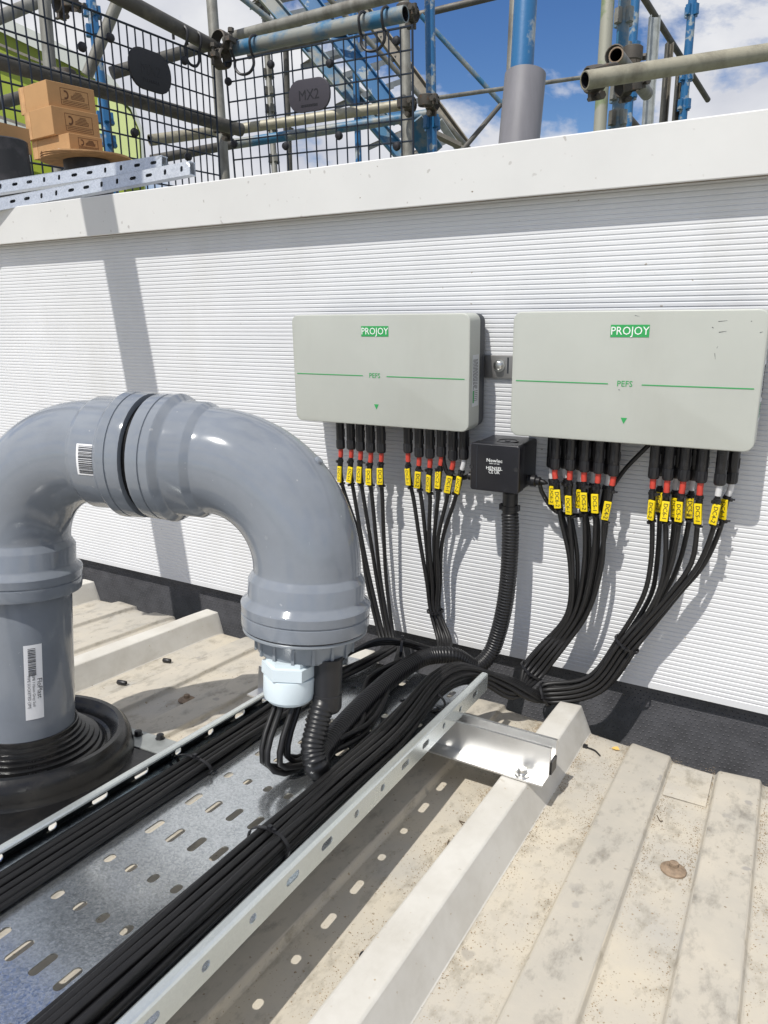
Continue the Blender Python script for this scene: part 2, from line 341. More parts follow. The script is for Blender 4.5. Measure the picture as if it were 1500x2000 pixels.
# screws in the roof
def roof_screw(P):
    mb = MB()
    mb.lathe([(0.0125, 0), (0.0125, 0.0015), (0.0105, 0.0032), (0.0085, 0.0036), (0.0075, 0.0048), (0.0045, 0.0052), (0.0043, 0.0088), (0.0032, 0.0095)], P, RN, 18)
    return mb.build('roof_screw', 'rusty_screw', roof_o)
for q in ((1315, 1700), (365, 1368)): roof_screw(onroof(*q, 0.0005))
# short lapped strip where the middle pan has been patched near the edge
mb = MB(); xs = (-0.0885, -0.041)
mb.add([roof(xs[0], -0.128, 0.0012), roof(xs[1], -0.128, 0.0012), roof(xs[1], -0.112, 0.0026), roof(xs[0], -0.112, 0.0026), roof(xs[1], -0.046, 0.0024), roof(xs[0], -0.046, 0.0024)],
       [(0, 1, 2, 3), (3, 2, 4, 5)])
mb.build('roof_patch', 'roof_pan', roof_o, sharp=None)

# ---- parapet wall
wall = thing('parapet_wall', 'white ribbed parapet wall with flat white coping and dark studded membrane at its foot', 'wall', (0, YW, -0.7))
XA, XB = -3.6, 2.4
ZT, ZB = 0.16, -0.5285
p = 0.0063; prof2 = []; z = ZB
prof2.append((ZB, 0.020)); prof2.append((ZB, 0.0)); z = ZB+0.006
while z < ZT:
    prof2 += [(z, 0.0), (z+0.0036, 0.0), (z+0.0043, 0.0009), (z+0.0056, 0.0009)]; z += p
prof2.append((ZT, 0.0))
mb = MB()
for i in range(len(prof2)-1):
    (z0, d0), (z1, d1) = prof2[i], prof2[i+1]
    mb.add([(XA, YW+d0, z0), (XB, YW+d0, z0), (XB, YW+d1, z1), (XA, YW+d1, z1)], [(0, 1, 2, 3)])
mb.build('cladding_panel', 'white_panel', wall, sharp=None)
# coping in two lengths
YC = 0.9615
def coping(xa, xb, dz):
    zb, zt = 0.131+dz, 0.197+dz
    pr = [(YW+0.003, zb+0.004), (YC+0.012, zb+0.004), (YC+0.012, zb), (YC+0.0012, zb), (YC, zb+0.0012), (YC, zt-0.0015), (YC+0.0015, zt), (YW+0.24, zt-0.012), (YW+0.24, zb), (YW+0.237, zb)]
    mb = MB(); n = len(pr)
    mb.add([(xa, y, z) for y, z in pr]+[(xb, y, z) for y, z in pr], [(i, i+n, i+1+n, i+1) for i in range(n-1)]+[(tuple(range(n))), tuple(range(2*n-1, n-1, -1))])
    # underside return is dirty
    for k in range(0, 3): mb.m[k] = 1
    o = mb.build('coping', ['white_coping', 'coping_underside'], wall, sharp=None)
    return o
coping(XA, XB, 0.0006)
# studded membrane
YM = 1.006
mb = MB(); mb.add([(XA, YM, -0.50), (XB, YM, -0.50), (XB, YM-0.012, -0.80), (XA, YM-0.012, -0.80)], [(0, 3, 2, 1)]); mb.add([(XA, YM-0.012, -0.80), (XB, YM-0.012, -0.80), (XB, 0.6, -0.82), (XA, 0.6, -0.82)], [(0, 3, 2, 1)])
mb.build('membrane', 'membrane', wall, sharp=None)
mb = MB()
for i in range(int(2.2/0.0075)):
    for k in range(28):
        x = -1.75+i*0.0075+(0.00375 if k % 2 else 0)+random.uniform(-.0009, .0009); zz = -0.545-k*0.0062+random.uniform(-.0008, .0008); r = 0.0015
        if zz < -0.70 or x > 0.4: continue
        y = YM-0.012*(-(zz+0.5)/0.30)
        mb.add([(x-r, y+.0002, zz-r*.7), (x+r, y+.0002, zz-r*.7), (x+r, y+.0002, zz+r*.7), (x-r, y+.0002, zz+r*.7), (x, y-0.0014, zz+0.0001)], [(0, 1, 4), (1, 2, 4), (2, 3, 4), (3, 0, 4)])
o = mb.build('membrane_stud', 'membrane_stud', wall, sharp=None); o['kind'] = 'stuff'

# ================================================================== GREY BOXES ON THE WALL
def combiner_box(x0, z1, label, bracket):
    w, h = 0.293, 0.1591; x1 = x0+w; z0 = z1-h
    t = thing('isolator_box', label, 'electrical box', ((x0+x1)/2, YB+0.04, z0), 'grey isolator boxes on the wall')
    mb = MB(); rounded_box(mb, x0, x1, z0, z1, YB, YB+0.035, 0.011, 0.0016); mb.build('cover', 'box_grey', t, sharp=35)
    mb = MB(); rounded_box(mb, x0+0.001, x1-0.001, z0+0.001, z1-0.001, YB+0.0355, YB+0.055, 0.012, 0.001); mb.build('back_plate', 'box_back', t, sharp=35)
    yf = YB-0.0003; cx = (x0+x1)/2
    # logo plate
    lz = z1-0.0235; lx = cx-0.0005
    mb = MB(); mb.box((lx, YB-0.0002, lz), (0.0225, 0, 0), (0, 0.0002, 0), (0, 0, 0.0072))
    o = mb.build('logo_plate', 'print_green', t, sharp=None)
    lettering('PROJOY', 0.0135, (lx, YB-0.0006, lz-0.0003), (1, 0, 0), (0, 0, 1), 'print_white', o, squeeze=0.92)
    zl = z0+h*0.458
    lettering('PEFS', 0.0098, (cx-0.002, yf, zl), (1, 0, 0), (0, 0, 1), 'print_green', t)
    for a, b in ((x0+0.006, cx-0.022), (cx+0.018, x1-0.007)):
        mb = MB(); mb.box(((a+b)/2, YB-0.0002, zl-0.0004), ((b-a)/2, 0, 0), (0, 0.0002, 0), (0, 0, 0.0006)); mb.build('stripe', 'print_green', t, sharp=None)
    tz = z0+0.0285; mb = MB(); q = [(cx-0.0038, tz+0.0032), (cx+0.0038, tz+0.0032), (cx, tz-0.0042)]
    mb.add([(x, YB-0.0004, z) for x, z in q]+[(x, YB, z) for x, z in q], [(0, 1, 2)[::-1], (0, 1, 4, 3), (1, 2, 5, 4), (2, 0, 3, 5)]); mb.build('arrow_mark', 'print_green', t, sharp=None)
    # rating label on the right flank
    mb = MB(); mb.box((x1+0.0002, YB+0.021, z0+0.069), (0.0002, 0, 0), (0, 0.0105, 0), (0, 0, 0.035)); lb = mb.build('rating_label', 'label_white', t, sharp=None)
    mb = MB()
    for r in range(4):
        zz = z0+0.098
        while zz > z0+0.062:
            l = random.uniform(0.002, 0.006); mb.box((x1+0.0006, YB+0.0135+r*0.004, zz-l/2), (0.0001, 0, 0), (0, 0.0006, 0), (0, 0, l/2)); zz -= l+0.0012
    for r in range(6): mb.box((x1+0.0006, YB+0.022, z0+0.042+r*0.0026), (0.0001, 0, 0), (0, 0.006, 0), (0, 0, 0.0003))
    mb.build('label_print', 'print_black', lb, sharp=None)
    mb = MB(); mb.box((x1+0.0006, YB+0.0135, z0+0.0475), (0.0001, 0, 0), (0, 0.002, 0), (0, 0, 0.0085)); mb.build('label_stripe', 'print_green', lb, sharp=None)
    # mounting feet
    mb = MB()
    for zz in (z0+0.04, z1-0.04): mb.box((cx, YB+0.0605, zz), (w*0.46, 0, 0), (0, 0.0053, 0), (0, 0, 0.012))
    mb.build('rear_rail', 'bracket_steel', t, sharp=None)
    if bracket:
        P = onY(957, 694, YW-0.004); Q = onY(1012, 740, YW-0.004)
        mb = MB(); rounded_box(mb, x1-0.004, Q.x+0.004, Q.z, P.z, YW-0.0045, YW-0.0015, 0.002, 0.0005)
        br = mb.build('mounting_bracket', 'bracket_steel', t)
        c = onY(975, 714, YW-0.005)
        mb = MB(); mb.lathe([(0.0088, 0), (0.0088, 0.0012), (0.006, 0.0014), (0.0062, 0.0022), (0.0062, 0.006), (0.005, 0.0068)], c, (0, -1, 0), 12); mb.build('bolt', 'steel_bolt', br)
        mb = MB(); c2 = onY(992, 714, YW-0.0047); mb.box(c2, (0.0012, 0, 0), (0, 0.0001, 0), (0, 0, 0.011)); mb.build('slot', 'box_back', br, sharp=None)
    return t, x0, x1, z0, z1
BL = combiner_box(-0.6877, -0.0107, 'left of two light grey wall boxes with green logo, white rating label on its flank', True)
BR = combiner_box(-0.3347, -0.0098, 'right of two light grey wall boxes with green logo, scuffed with dark marks', False)
# scuffs on the right cover
mb = MB()
for (a, b, w) in (((1403, 628), (1421, 626), .0006), ((1404, 649), (1419, 647), .0008), ((1391, 639), (1394, 641), .001), ((1467, 627), (1469, 628), .001), ((1400, 680), (1402, 676), .0005), ((1396, 690), (1397, 702), .0006), ((1240, 616), (1249, 618), .0005), ((1208, 761), (1211, 762), .001), ((1484, 650), (1490, 648), .0006)):
    A, B = onY(*a, YB-0.0002), onY(*b, YB-0.0002); d = (B-A); u = d.normalized(); q = V((0, -1, 0)).cross(u)*w*0.5
    mb.add([A-q, B-q*0.3, B+q*0.3, A+q], [(0, 1, 2, 3)])
mb.build('scuff_mark', 'box_back', BR[0], sharp=None)['kind'] = 'stuff'

# ================================================================== SMALL BLACK JUNCTION BOX
jb = thing('junction_box', 'square black junction box with white print between the two grey boxes', 'electrical box', onY(975, 960, 0.95))
YJ = 0.912
A = onY(919, 864, YJ); B = onY(1012, 966, YJ)
jx0, jx1, jz0, jz1 = A.x, onY(1014, 920, YJ).x, onY(965, 961, YJ).z, onY(965, 868, YJ).z
YJB = 0.985
mb = MB(); rounded_box(mb, jx0, jx1, jz0, jz1, YJ, YJ+0.02, 0.004, 0.002); mb.build('lid', 'black_box', jb, sharp=35)
mb = MB(); rounded_box(mb, jx0+0.001, jx1-0.001, jz0+0.001, jz1-0.001, YJ+0.0205, YJB, 0.004, 0.001); mb.build('body', 'black_box', jb, sharp=35)
mb = MB(); xx = jx0+(jx1-jx0)*0.14; mb.box((xx, YJ-0.0002, (jz0+jz1)/2), (0.0004, 0, 0), (0, 0.0003, 0), (0, 0, (jz1-jz0)/2-0.003)); mb.build('lid_seam', 'box_back', jb, sharp=None)
for q in ((921, 911), (1008, 918)):
    mb = MB(); mb.lathe([(0.0032, 0), (0.0032, 0.0008), (0.0018, 0.0006)], onY(*q, YJ), (0, -1, 0), 12); mb.build('lid_screw', 'print_black', jb)
mb = MB(); c = V(((jx0+jx1)/2+0.006, 0.945, jz1-0.001)); mb.lathe([(0.015, 0.0005), (0.015, 0.0016), (0.013, 0.0016), (0.013, 0.0008), (0.004, 0.0008), (0.004, 0.0018)], c, (0, 0, 1), 20); mb.build('knockout', 'black_box', jb)
for body, size, q in (('Newlec', 0.0068, (965.5, 900)), ('HENSEL', 0.0062, (965, 915)), ('PART OF THE', 0.0022, (965.5, 906)), ('CE UK', 0.0064, (965, 922.5))):
    lettering(body, size, onY(*q, YJ-0.0003), (1, 0, 0), (0, 0, 1), 'print_white', jb, squeeze=1.1 if body != 'CE UK' else 0.9)
mb = MB(); mb.box(onY(965, 918.3, YJ-0.0002), (0.009, 0, 0), (0, 0.0001, 0), (0, 0, 0.0002)); mb.build('print_rule', 'print_white', jb, sharp=None)
# conduit adapter under the box
cA = onY(997, 962, 0.945)
mb = MB(); mb.lathe([(0.0108, 0), (0.0108, 0.018), (0.0118, 0.0185), (0.0118, 0.026), (0.0108, 0.0265), (0.0105, 0.031)], cA, (0, 0, -1), 24); ca = mb.build('conduit_adapter', 'black_plastic', jb)
for sx in (-1, 1):
    mb = MB(); mb.box(cA+V((sx*0.0122, -0.002, -0.021)), (0.002, 0, 0), (0, 0.004, 0), (0, 0, 0.004)); mb.build('clip', 'black_plastic', ca, sharp=None)
# side glands
for q, dx in (((1035, 938), 1), ((921, 930), -1)):
    c = onY(*q, 0.95); c.x = jx1 if dx > 0 else jx0
    mb = MB(); mb.lathe([(0.0075, 0), (0.0075, 0.004), (0.0085, 0.0045), (0.0085, 0.011), (0.006, 0.0125), (0.0062, 0.017), (0.004, 0.0185)], c, (dx, 0, 0), 12); mb.build('side_gland', 'black_plastic', jb)

# ================================================================== CABLE TRAY
TR = (RR-RE*0.0284).normalized(); TE = (RE-TR*RE.dot(TR)).normalized(); TN = TE.cross(TR).normalized()
TO = roof(-0.3205, -0.12, 0.072)              # right bottom corner at the wall end
TW = 0.214; TH = 0.0225
def tray(u, v, h): return TO+TE*u+TR*v+TN*h    # u from -TW to 0, v negative towards the viewer
def tloc(P): return Matrix((TE, TR, TN)).transposed().inverted() @ (P-TO)
tr = thing('cable_tray', 'galvanised perforated cable tray carrying black cable bundles across the roof', 'cable tray', tray(-TW/2, -0.5, 0))
TLEN = 1.45
def stadium(a, b, n=16):                        # half-length a along v, half-width b along u
    m = n//2; o = a-b; up = [(b*math.cos(math.pi*k/m), b*math.sin(math.pi*k/m)+o) for k in range(m+1)]
    if o < 1e-6: return up[:-1]+[(-x, -y) for x, y in up[:-1]]
    return [(b, 0.0)]+up+[(-b, 0.0)]+[(-x, -y) for x, y in up]
def holed(mb, cu, cv, hu, hv, hole, F, mi=0):
    n = len(hole); inner = [F(cu+x, cv+y) for x, y in hole]; outer = []; side = []
    for x, y in hole:
        l = math.hypot(x, y) or 1; dx, dy = x/l, y/l
        t = min(hu/abs(dx) if abs(dx) > 1e-9 else 1e9, hv/abs(dy) if abs(dy) > 1e-9 else 1e9)
        outer.append((dx*t, dy*t)); side.append(0 if abs(abs(dx*t)-hu) < 1e-7 else 1)
    base = [F(cu+x, cv+y) for x, y in outer]
    for i in range(n):
        j = (i+1) % n
        if side[i] != side[j]:
            cx = math.copysign(hu, outer[i][0] if side[i] == 0 else outer[j][0]); cy = math.copysign(hv, outer[i][1] if side[i] == 1 else outer[j][1])
            mb.add([inner[i], base[i], F(cu+cx, cv+cy), base[j], inner[j]], [(0, 1, 2, 3, 4)], mi)
        else: mb.add([inner[i], base[i], base[j], inner[j]], [(0, 1, 2, 3)], mi)
mb = MB(); rows = int(TLEN/0.0506)
cols = [-0.0138, -0.0335, -0.0543, -0.0786, -0.1030, -0.1275, -0.1520, -0.1765, -0.2005]
ROW0 = -0.0405                                   # first slot row (v)
def long_row(i): return i % 4 in (0, 3)
edge_u = [-0.0035]+[(cols[k]+cols[k+1])/2 for k in range(8)]+[-0.2110]
for i in range(rows):
    cv = ROW0-0.0506*i; hv = 0.0253
    a = 0.0108 if long_row(i) else 0.0056
    if i == 0: v_hi = 0.0
    for k, cu in enumerate(cols):
        u1, u0 = edge_u[k], edge_u[k+1]; cc = (u0+u1)/2; hu = (u1-u0)/2
        holed(mb, cc, cv, hu, hv, [(x+cu-cc, y) for x, y in stadium(a, 0.0037)], lambda u, v: tray(u, v, 0))
    for (ua, ub) in ((0.0, edge_u[0]), (edge_u[-1], -TW)):
        mb.add([tray(ua, cv-hv, 0), tray(ub, cv-hv, 0), tray(ub, cv+hv, 0), tray(ua, cv+hv, 0)], [(0, 3, 2, 1)])
mb.add([tray(0, ROW0+0.0253, 0), tray(0, 0, 0), tray(-TW, 0, 0), tray(-TW, ROW0+0.0253, 0)], [(0, 1, 2, 3)])
vend = ROW0-0.0506*(rows-1)-0.0253
def solid_from(mb, name, m, parent, th=0.0012, off=1.0):
    me = mb.mesh(name, None); bm = bmesh.new(); bm.from_mesh(me); bmesh.ops.remove_doubles(bm, verts=bm.verts, dist=2e-6); bmesh.ops.recalc_face_normals(bm, faces=bm.faces)
    bm.to_mesh(me); bm.free(); o = link(name, me, m, parent); md = o.modifiers.new('thickness', 'SOLIDIFY'); md.thickness = th; md.offset = off; return o
solid_from(mb, 'tray_floor', 'galv_floor', tr, 0.0012, 0)
for side, u0 in ((1, 0.0006), (-1, -TW-0.0006)):
    mb = MB()
    for i in range(rows):
        cv = ROW0-0.0506*i-0.006; a = 0.0088 if long_row(i) else 0.0042
        holed(mb, cv, 0.0118, 0.0253, 0.0075, [(y, x) for x, y in stadium(a, 0.0034)], lambda v, h: tray(u0, v, h))
    vA = ROW0-0.006+0.0253; vB = ROW0-0.0506*(rows-1)-0.006-0.0253
    mb.add([tray(u0, vA, 0.0193), tray(u0, 0, 0.0193), tray(u0, 0, 0.0043), tray(u0, vA, 0.0043)], [(0, 1, 2, 3)])
    mb.add([tray(u0, vB, 0), tray(u0, 0, 0), tray(u0, 0, 0.0043), tray(u0, vB, 0.0043)], [(0, 1, 2, 3)])
    solid_from(mb, 'tray_side', 'galv_flange' if side > 0 else 'galv_shade_side', tr, 0.0011, 0); mb = MB()
    # rolled lip
    lip = [(0, 0.0193), (0, 0.0208), (-0.0008*side, 0.0222), (-0.0022*side, 0.0228), (-0.0070*side, 0.0229), (-0.0083*side, 0.0221), (-0.0085*side, 0.0208)]
    for k in range(len(lip)-1):
        (a0, h0), (a1, h1) = lip[k], lip[k+1]
        mb.add([tray(u0+a0, vB, h0), tray(u0+a0, 0, h0), tray(u0+a1, 0, h1), tray(u0+a1, vB, h1)], [(0, 1, 2, 3)])
    solid_from(mb, 'tray_lip', 'galv_flange', tr, 0.0012, 0)
# bolt holding the tray to the rail
c = tray(-0.012, -0.06, 0.001); mb = MB(); mb.lathe([(0.006, 0), (0.006, 0.001), (0.0045, 0.0012), (0.0045, 0.004), (0.002, 0.0045)], c, TN, 6); mb.build('tray_bolt', 'steel_bolt', tr)

# ================================================================== ALUMINIUM RAIL UNDER THE TRAY
rl = thing('support_rail', 'short shiny aluminium rail bolted across the roof rib under the tray end', 'rail', roof(-0.3, -0.23, 0.036))
pr = [(-0.253, 0.0365), (-0.253, 0.0385), (-0.2295, 0.0385), (-0.2275, 0.0700), (-0.2275, 0.0712), (-0.2235, 0.0712), (-0.2235, 0.0550), (-0.2040, 0.0550), (-0.2040, 0.0712), (-0.2000, 0.0712), (-0.2000, 0.0365), (-0.2020, 0.0365), (-0.2020, 0.0530), (-0.2255, 0.0530), (-0.2275, 0.0365)]
mb = MB(); xa, xb = -0.62, -0.2; n = len(pr)
mb.add([roof(xa, s, h) for s, h in pr]+[roof(xb-(0 if h > .045 else 0.0) , s, h) for s, h in pr], [(i, (i+1) % n, (i+1) % n+n, i+n) for i in range(n)]+[tuple(range(n))[::-1], tuple(range(n, 2*n))])
mb.build('rail_profile', 'aluminium', rl, sharp=None)
mb = MB(); mb.box(roof(xb+0.0006, -0.2138, 0.0452), RE*0.0012, RR*0.0096, RN*0.0078); mb.build('end_plug', 'black_plastic', rl, sharp=None)
c = roof(-0.2263, -0.2425, 0.0385); mb = MB(); mb.lathe([(0.0088, 0), (0.0088, 0.0018), (0.0062, 0.0022), (0.0058, 0.0024), (0.0054, 0.0030), (0.0054, 0.0072), (0.0045, 0.008)], c, RN, 12); mb.build('bolt', 'steel_bolt', rl)

# ================================================================== GREY SOIL PIPE SWAN NECK
CL = V((-0.7613, 0.4933, -0.1427)); CR = V((-0.4240, 0.5872, -0.1567)); DL = V((-0.0077, -0.1202, -0.9927)).normalized()
AX = (CR-CL).normalized()
# pipe stands on the roof: base
tb = 0.0
base = CL+DL*0.372
sp = thing('vent_pipe', 'grey plastic pipe bent like a swan neck, feeding cables down into the tray', 'pipe', base)
mb = MB(); mb.lathe([(0.055, 0.15), (0.055, 0.385)], CL, DL, 48); mb.build('pipe', 'pvc_grey', sp)
def elbow(C, dA, dB, LA, LB, collars):
    # bend with sockets: leg A along dA, leg B along dB
    R = 0.106; r0 = 0.0555; rs = []; T = []
    A0 = C+dA*R; B0 = C+dB*R
    n = 28
    ctr = C+dA*R+dB*R
    pts = [ctr-dB*R*math.cos(t)-dA*R*math.sin(t) for t in [math.pi/2*k/n for k in range(n+1)]]
    tang = [(dB*math.sin(t)-dA*math.cos(t)) for t in [math.pi/2*k/n for k in range(n+1)]]
    side = dA.cross(dB).normalized(); N = 48
    def ring(P, t, r): y = t.cross(side).normalized(); return [P+(side*math.cos(2*math.pi*j/N)+y*math.sin(2*math.pi*j/N))*r for j in range(N)]
    def leg(L, d, P0, coll, rev):                # profile from the bend outwards
        prof = [(0.0556, 0.0005), (0.0562, 0.0015), (0.0600, 0.0075), (0.0605, 0.0085)]
        prof += [(0.0605, L-0.033-R), (0.0615, L-0.0305-R), (0.0662, L-0.0265-R), (0.0675, L-0.024-R), (0.0668, L-0.0155-R)] if coll else [(0.0605, L-0.004-R)]
        prof += [(0.0655, L-0.0150-R), (0.0655, L-0.0138-R), (0.0668, L-0.0132-R), (0.0666, L-0.003-R), (0.066, L-R)] if coll else [(0.0595, L-R)]
        return [(r, t) for r, t in prof]
    la = leg(LA, dA, A0, collars[0], True); lb = leg(LB, dB, B0, collars[1], False)
    rs = [ring(A0+dA*t, -dA, r) for r, t in la[::-1]]
    rs += [ring(P, t, r0) for P, t in zip(pts, tang)]
    rs += [ring(B0+dB*t, dB, r) for r, t in lb]
    mb = MB(); mb.rings(rs, True, True); return mb.build('elbow', 'pvc_grey', sp, sharp=28), side
NX = AX.cross(DL)
LJ = 0.1772
e1, _ = elbow(CL, DL, AX, 0.166, LJ-0.0042, (True, True))
e2, _ = elbow(CR, DL, -AX, 0.1635, (CR-CL).length-LJ-0.0042, (True, True))
J = CL+AX*LJ
mb = MB(); mb.lathe([(0.0590, -0.008), (0.0600, -0.003), (0.0600, 0.003), (0.0590, 0.008)], J, AX, 48); mb.build('joint_seal', 'rubber', sp)
# sprue nubs on the bends
for P, ax in ((CL+(AX+DL)*0.106-(AX+DL).normalized()*(0.106+0.0550), -(AX+DL)), (CR+(-AX+DL)*0.106-(-AX+DL).normalized()*(0.106+0.0550), -(-AX+DL))):
    mb = MB(); mb.lathe([(0.005, 0), (0.0045, 0.003), (0.003, 0.0035)], P, ax, 10); mb.build('sprue_nub', 'pvc_grey', sp)
# cap under the right bend
cb = CR+DL*0.1635
mb = MB(); mb.lathe([(0.0640, -0.002), (0.0640, 0.0018)], cb, DL, 48); mb.build('cap_gap_ring', 'rubber', sp)
mb = MB(); mb.lathe([(0.0640, 0.0019), (0.0650, 0.0030), (0.0650, 0.0048), (0.0625, 0.0062), (0.0530, 0.0072), (0.0520, 0.010), (0.0500, 0.026), (0.047, 0.0290)], cb, DL, 48); cap = mb.build('end_cap', 'pvc_collar', sp, sharp=28)
xx, yy = perp(DL)
for k in range(16):
    a = 2*math.pi*k/16; d = xx*math.cos(a)+yy*math.sin(a); w = DL.cross(d)
    mb = MB(); mb.box(cb+d*0.0515+DL*0.0175, d*0.0012, w*0.0016, DL*0.0090); mb.build('grip_rib', 'pvc_collar', cap, sharp=None)
# pale cable gland
def ray_plane(px, py, P, nrm): d = ray(px, py); return d*(P.dot(nrm)/d.dot(nrm))
gp = ray_plane(567, 1290, cb+DL*0.03, DL); gp += (cb-gp).normalized()*0.0  # centre of the gland on the cap plane
gc = cb+DL*0.029+(gp-(cb+DL*0.029))*1.0
mb = MB(); mb.lathe([(0.0245, -0.004), (0.0245, 0.0005), (0.0290, 0.001), (0.0290, 0.013), (0.0272, 0.0142)], gc, DL, 6); hexn = mb.build('cable_gland', 'gland_pale', sp, sharp=20)
mb = MB(); mb.lathe([(0.0264, 0.0143), (0.0268, 0.016), (0.0268, 0.031, 0.0005), (0.0255, 0.037), (0.022, 0.041), (0.018, 0.042)], gc, DL, 48); mb.build('gland_nut', 'gland_pale', hexn, sharp=28)
# black conduit stub beside it
kp = ray_plane(641, 1290, cb+DL*0.028, DL)
mb = MB(); mb.lathe([(0.0148, -0.004), (0.0148, 0.034), (0.0156, 0.0345), (0.0156, 0.050), (0.0146, 0.0505), (0.0140, 0.053)], kp, DL, 24); mb.build('conduit_adapter', 'black_plastic', sp)
# stickers: curved patches on the pipe
def patch(C, ax, r, a0, a1, t0, t1, m, parent, name, ref, lift=0.0003, n=10):
    y = ax.cross(ref); mb = MB(); vs_ = []
    for k in range(n+1):
        a = a0+(a1-a0)*k/n; d = ref*math.cos(a)+y*math.sin(a)
        vs_ += [C+ax*t0+d*(r+lift), C+ax*t1+d*(r+lift)]
    mb.add(vs_, [(2*k, 2*k+1, 2*k+3, 2*k+2) for k in range(n)]); o = mb.build(name, m, parent, sharp=None)
    return o
def bent_text(body, size, C, ax, r, ang, t, m, parent, ref, flip=1, lift=0.0006):
    # text runs along the pipe axis
    me = text_mesh(body, size, 0.0, 'LEFT').copy(); me.materials.clear(); y = ax.cross(ref)
    for v in me.vertices:
        a = ang-flip*v.co.y/r; tt = t+v.co.x; d = ref*math.cos(a)+y*math.sin(a); v.co = C+ax*tt+d*(r+lift)
    return link('lettering', me, m, parent)
def facing(C, ax): r = -(C-ax*C.dot(ax)); return r.normalized()
# lower sticker on the standing pipe
r0 = 0.055; ref = facing(CL+DL*0.27, DL)
def pipe_at(C, ax, r, px, py, ref):           # angle and t of the pixel on the cylinder
    d = ray(px, py).normalized(); o = -C; dd = d-ax*d.dot(ax); oo = o-ax*o.dot(ax)
    a = dd.dot(dd); b = 2*dd.dot(oo); c = oo.dot(oo)-r*r; D = b*b-4*a*c
    tt = (-b-math.sqrt(max(D, 0)))/(2*a); P = d*tt; q = P-C; t = q.dot(ax); w = q-ax*t; y = ax.cross(ref)
    return math.atan2(w.dot(y), w.dot(ref)), t
aL, t0 = pipe_at(CL, DL, r0, 45, 1262, ref); aR, t1 = pipe_at(CL, DL, r0, 86, 1400, ref)
st = patch(CL, DL, r0, aL, aR, t0, t1, 'sticker_white', sp, 'pipe_sticker', ref)
sgn = 1 if aR > aL else -1
mb = MB()
t = t0+0.012; k = 0
y = DL.cross(ref)
tt = t0+0.004
while tt < t0+0.036:
    wdt = random.choice((0.0004, 0.0007, 0.0011))
    vs_ = []
    for q in range(6):
        a = aL+(aR-aL)*(0.22+0.42*q/5); d = ref*math.cos(a)+y*math.sin(a); vs_ += [CL+DL*tt+d*(r0+0.0006), CL+DL*(tt+wdt)+d*(r0+0.0006)]
    mb.add(vs_, [(2*j, 2*j+1, 2*j+3, 2*j+2) for j in range(5)]); tt += wdt+random.choice((0.0004, 0.0007, 0.001))
mb.build('barcode', 'print_black', st, sharp=None)
bent_text('FloPlast', 0.0078, CL, DL, r0, aL+(aR-aL)*0.80, t0+0.040, 'print_black', st, ref, flip=-sgn)
bent_text('SP8 110mm Grey Soil', 0.0042, CL, DL, r0, aL+(aR-aL)*0.48, t0+0.036, 'print_black', st, ref, flip=-sgn)
bent_text('PIPE SOCKETED (3M)', 0.0042, CL, DL, r0, aL+(aR-aL)*0.22, t0+0.036, 'print_black', st, ref, flip=-sgn)
# upper sticker on the left bend socket
C0 = CL; r1 = 0.0605; ref2 = facing(CL+AX*0.12, AX)
a0, ta = pipe_at(CL, AX, r1, 150, 866, ref2); a1, tb_ = pipe_at(CL, AX, r1, 195, 930, ref2)
st2 = patch(CL, AX, r1, a0, a1, ta, tb_, 'sticker_white', sp, 'pipe_sticker', ref2)
y2 = AX.cross(ref2); mb = MB(); q = 0.06
while q < 0.94:
    wd = random.choice((0.012, 0.02, 0.03)); vs_ = []
    for f in (q, q+wd):
        a = a0+(a1-a0)*f; d = ref2*math.cos(a)+y2*math.sin(a); vs_ += [CL+AX*(ta+(tb_-ta)*0.1)+d*(r1+0.0006), CL+AX*(ta+(tb_-ta)*0.78)+d*(r1+0.0006)]
    mb.add(vs_, [(0, 1, 3, 2)]); q += wd+random.choice((0.012, 0.02, 0.028))
mb.build('barcode', 'print_black', st2, sharp=None)

# ---- rubber boot round the foot of the pipe
bt = thing('pipe_flashing', 'black stepped rubber boot sealing the grey pipe to the roof', 'pipe flashing', roof(-0.766, -0.485, 0))
bc = roof(-0.766, -0.485, 0.0)
prb = [(0.20, 0.001), (0.20, 0.0035), (0.150, 0.006), (0.146, 0.010), (0.143, 0.022), (0.141, 0.034), (0.136, 0.045), (0.129, 0.051), (0.121, 0.051), (0.115, 0.046), (0.111, 0.038), (0.107, 0.030), (0.102, 0.0275), (0.0985, 0.030), (0.0965, 0.036),
       (0.094, 0.0395), (0.0905, 0.041), (0.0895, 0.050), (0.0825, 0.0525), (0.0815, 0.061), (0.0755, 0.063), (0.0745, 0.0715), (0.0690, 0.0735), (0.0680, 0.082), (0.0635, 0.084), (0.0625, 0.093), (0.0590, 0.095), (0.0580, 0.107), (0.0565, 0.109), (0.0550, 0.108)]
mb = MB(); axb = (RN*0.6-DL*0.4).normalized(); prb = [(0.055+(r-0.055)*0.74, h*0.76 if r > 0.1 else 0.021+(h-0.0275)*0.40) for r, h in prb]; mb.lathe(prb[2:], bc, axb, 72, cap0=False, cap1=False); mb.build('rubber_cone', 'rubber', bt, sharp=32)
p1, p2 = rloc(onroof(250, 1419, .0085)), rloc(onroof(345, 1448, .0085)); d2 = (p2-p1).normalized(); n2 = V((d2.y, -d2.x, 0))
if n2.dot(V((-0.766, -0.485, 0))-p1) < 0: n2 = -n2
m0 = p1+d2*((V((-0.766, -0.485, 0))-p1).dot(d2)); half = 0.21
cs = [m0-d2*half, m0+d2*half, m0+d2*half+n2*0.40, m0-d2*half+n2*0.40]
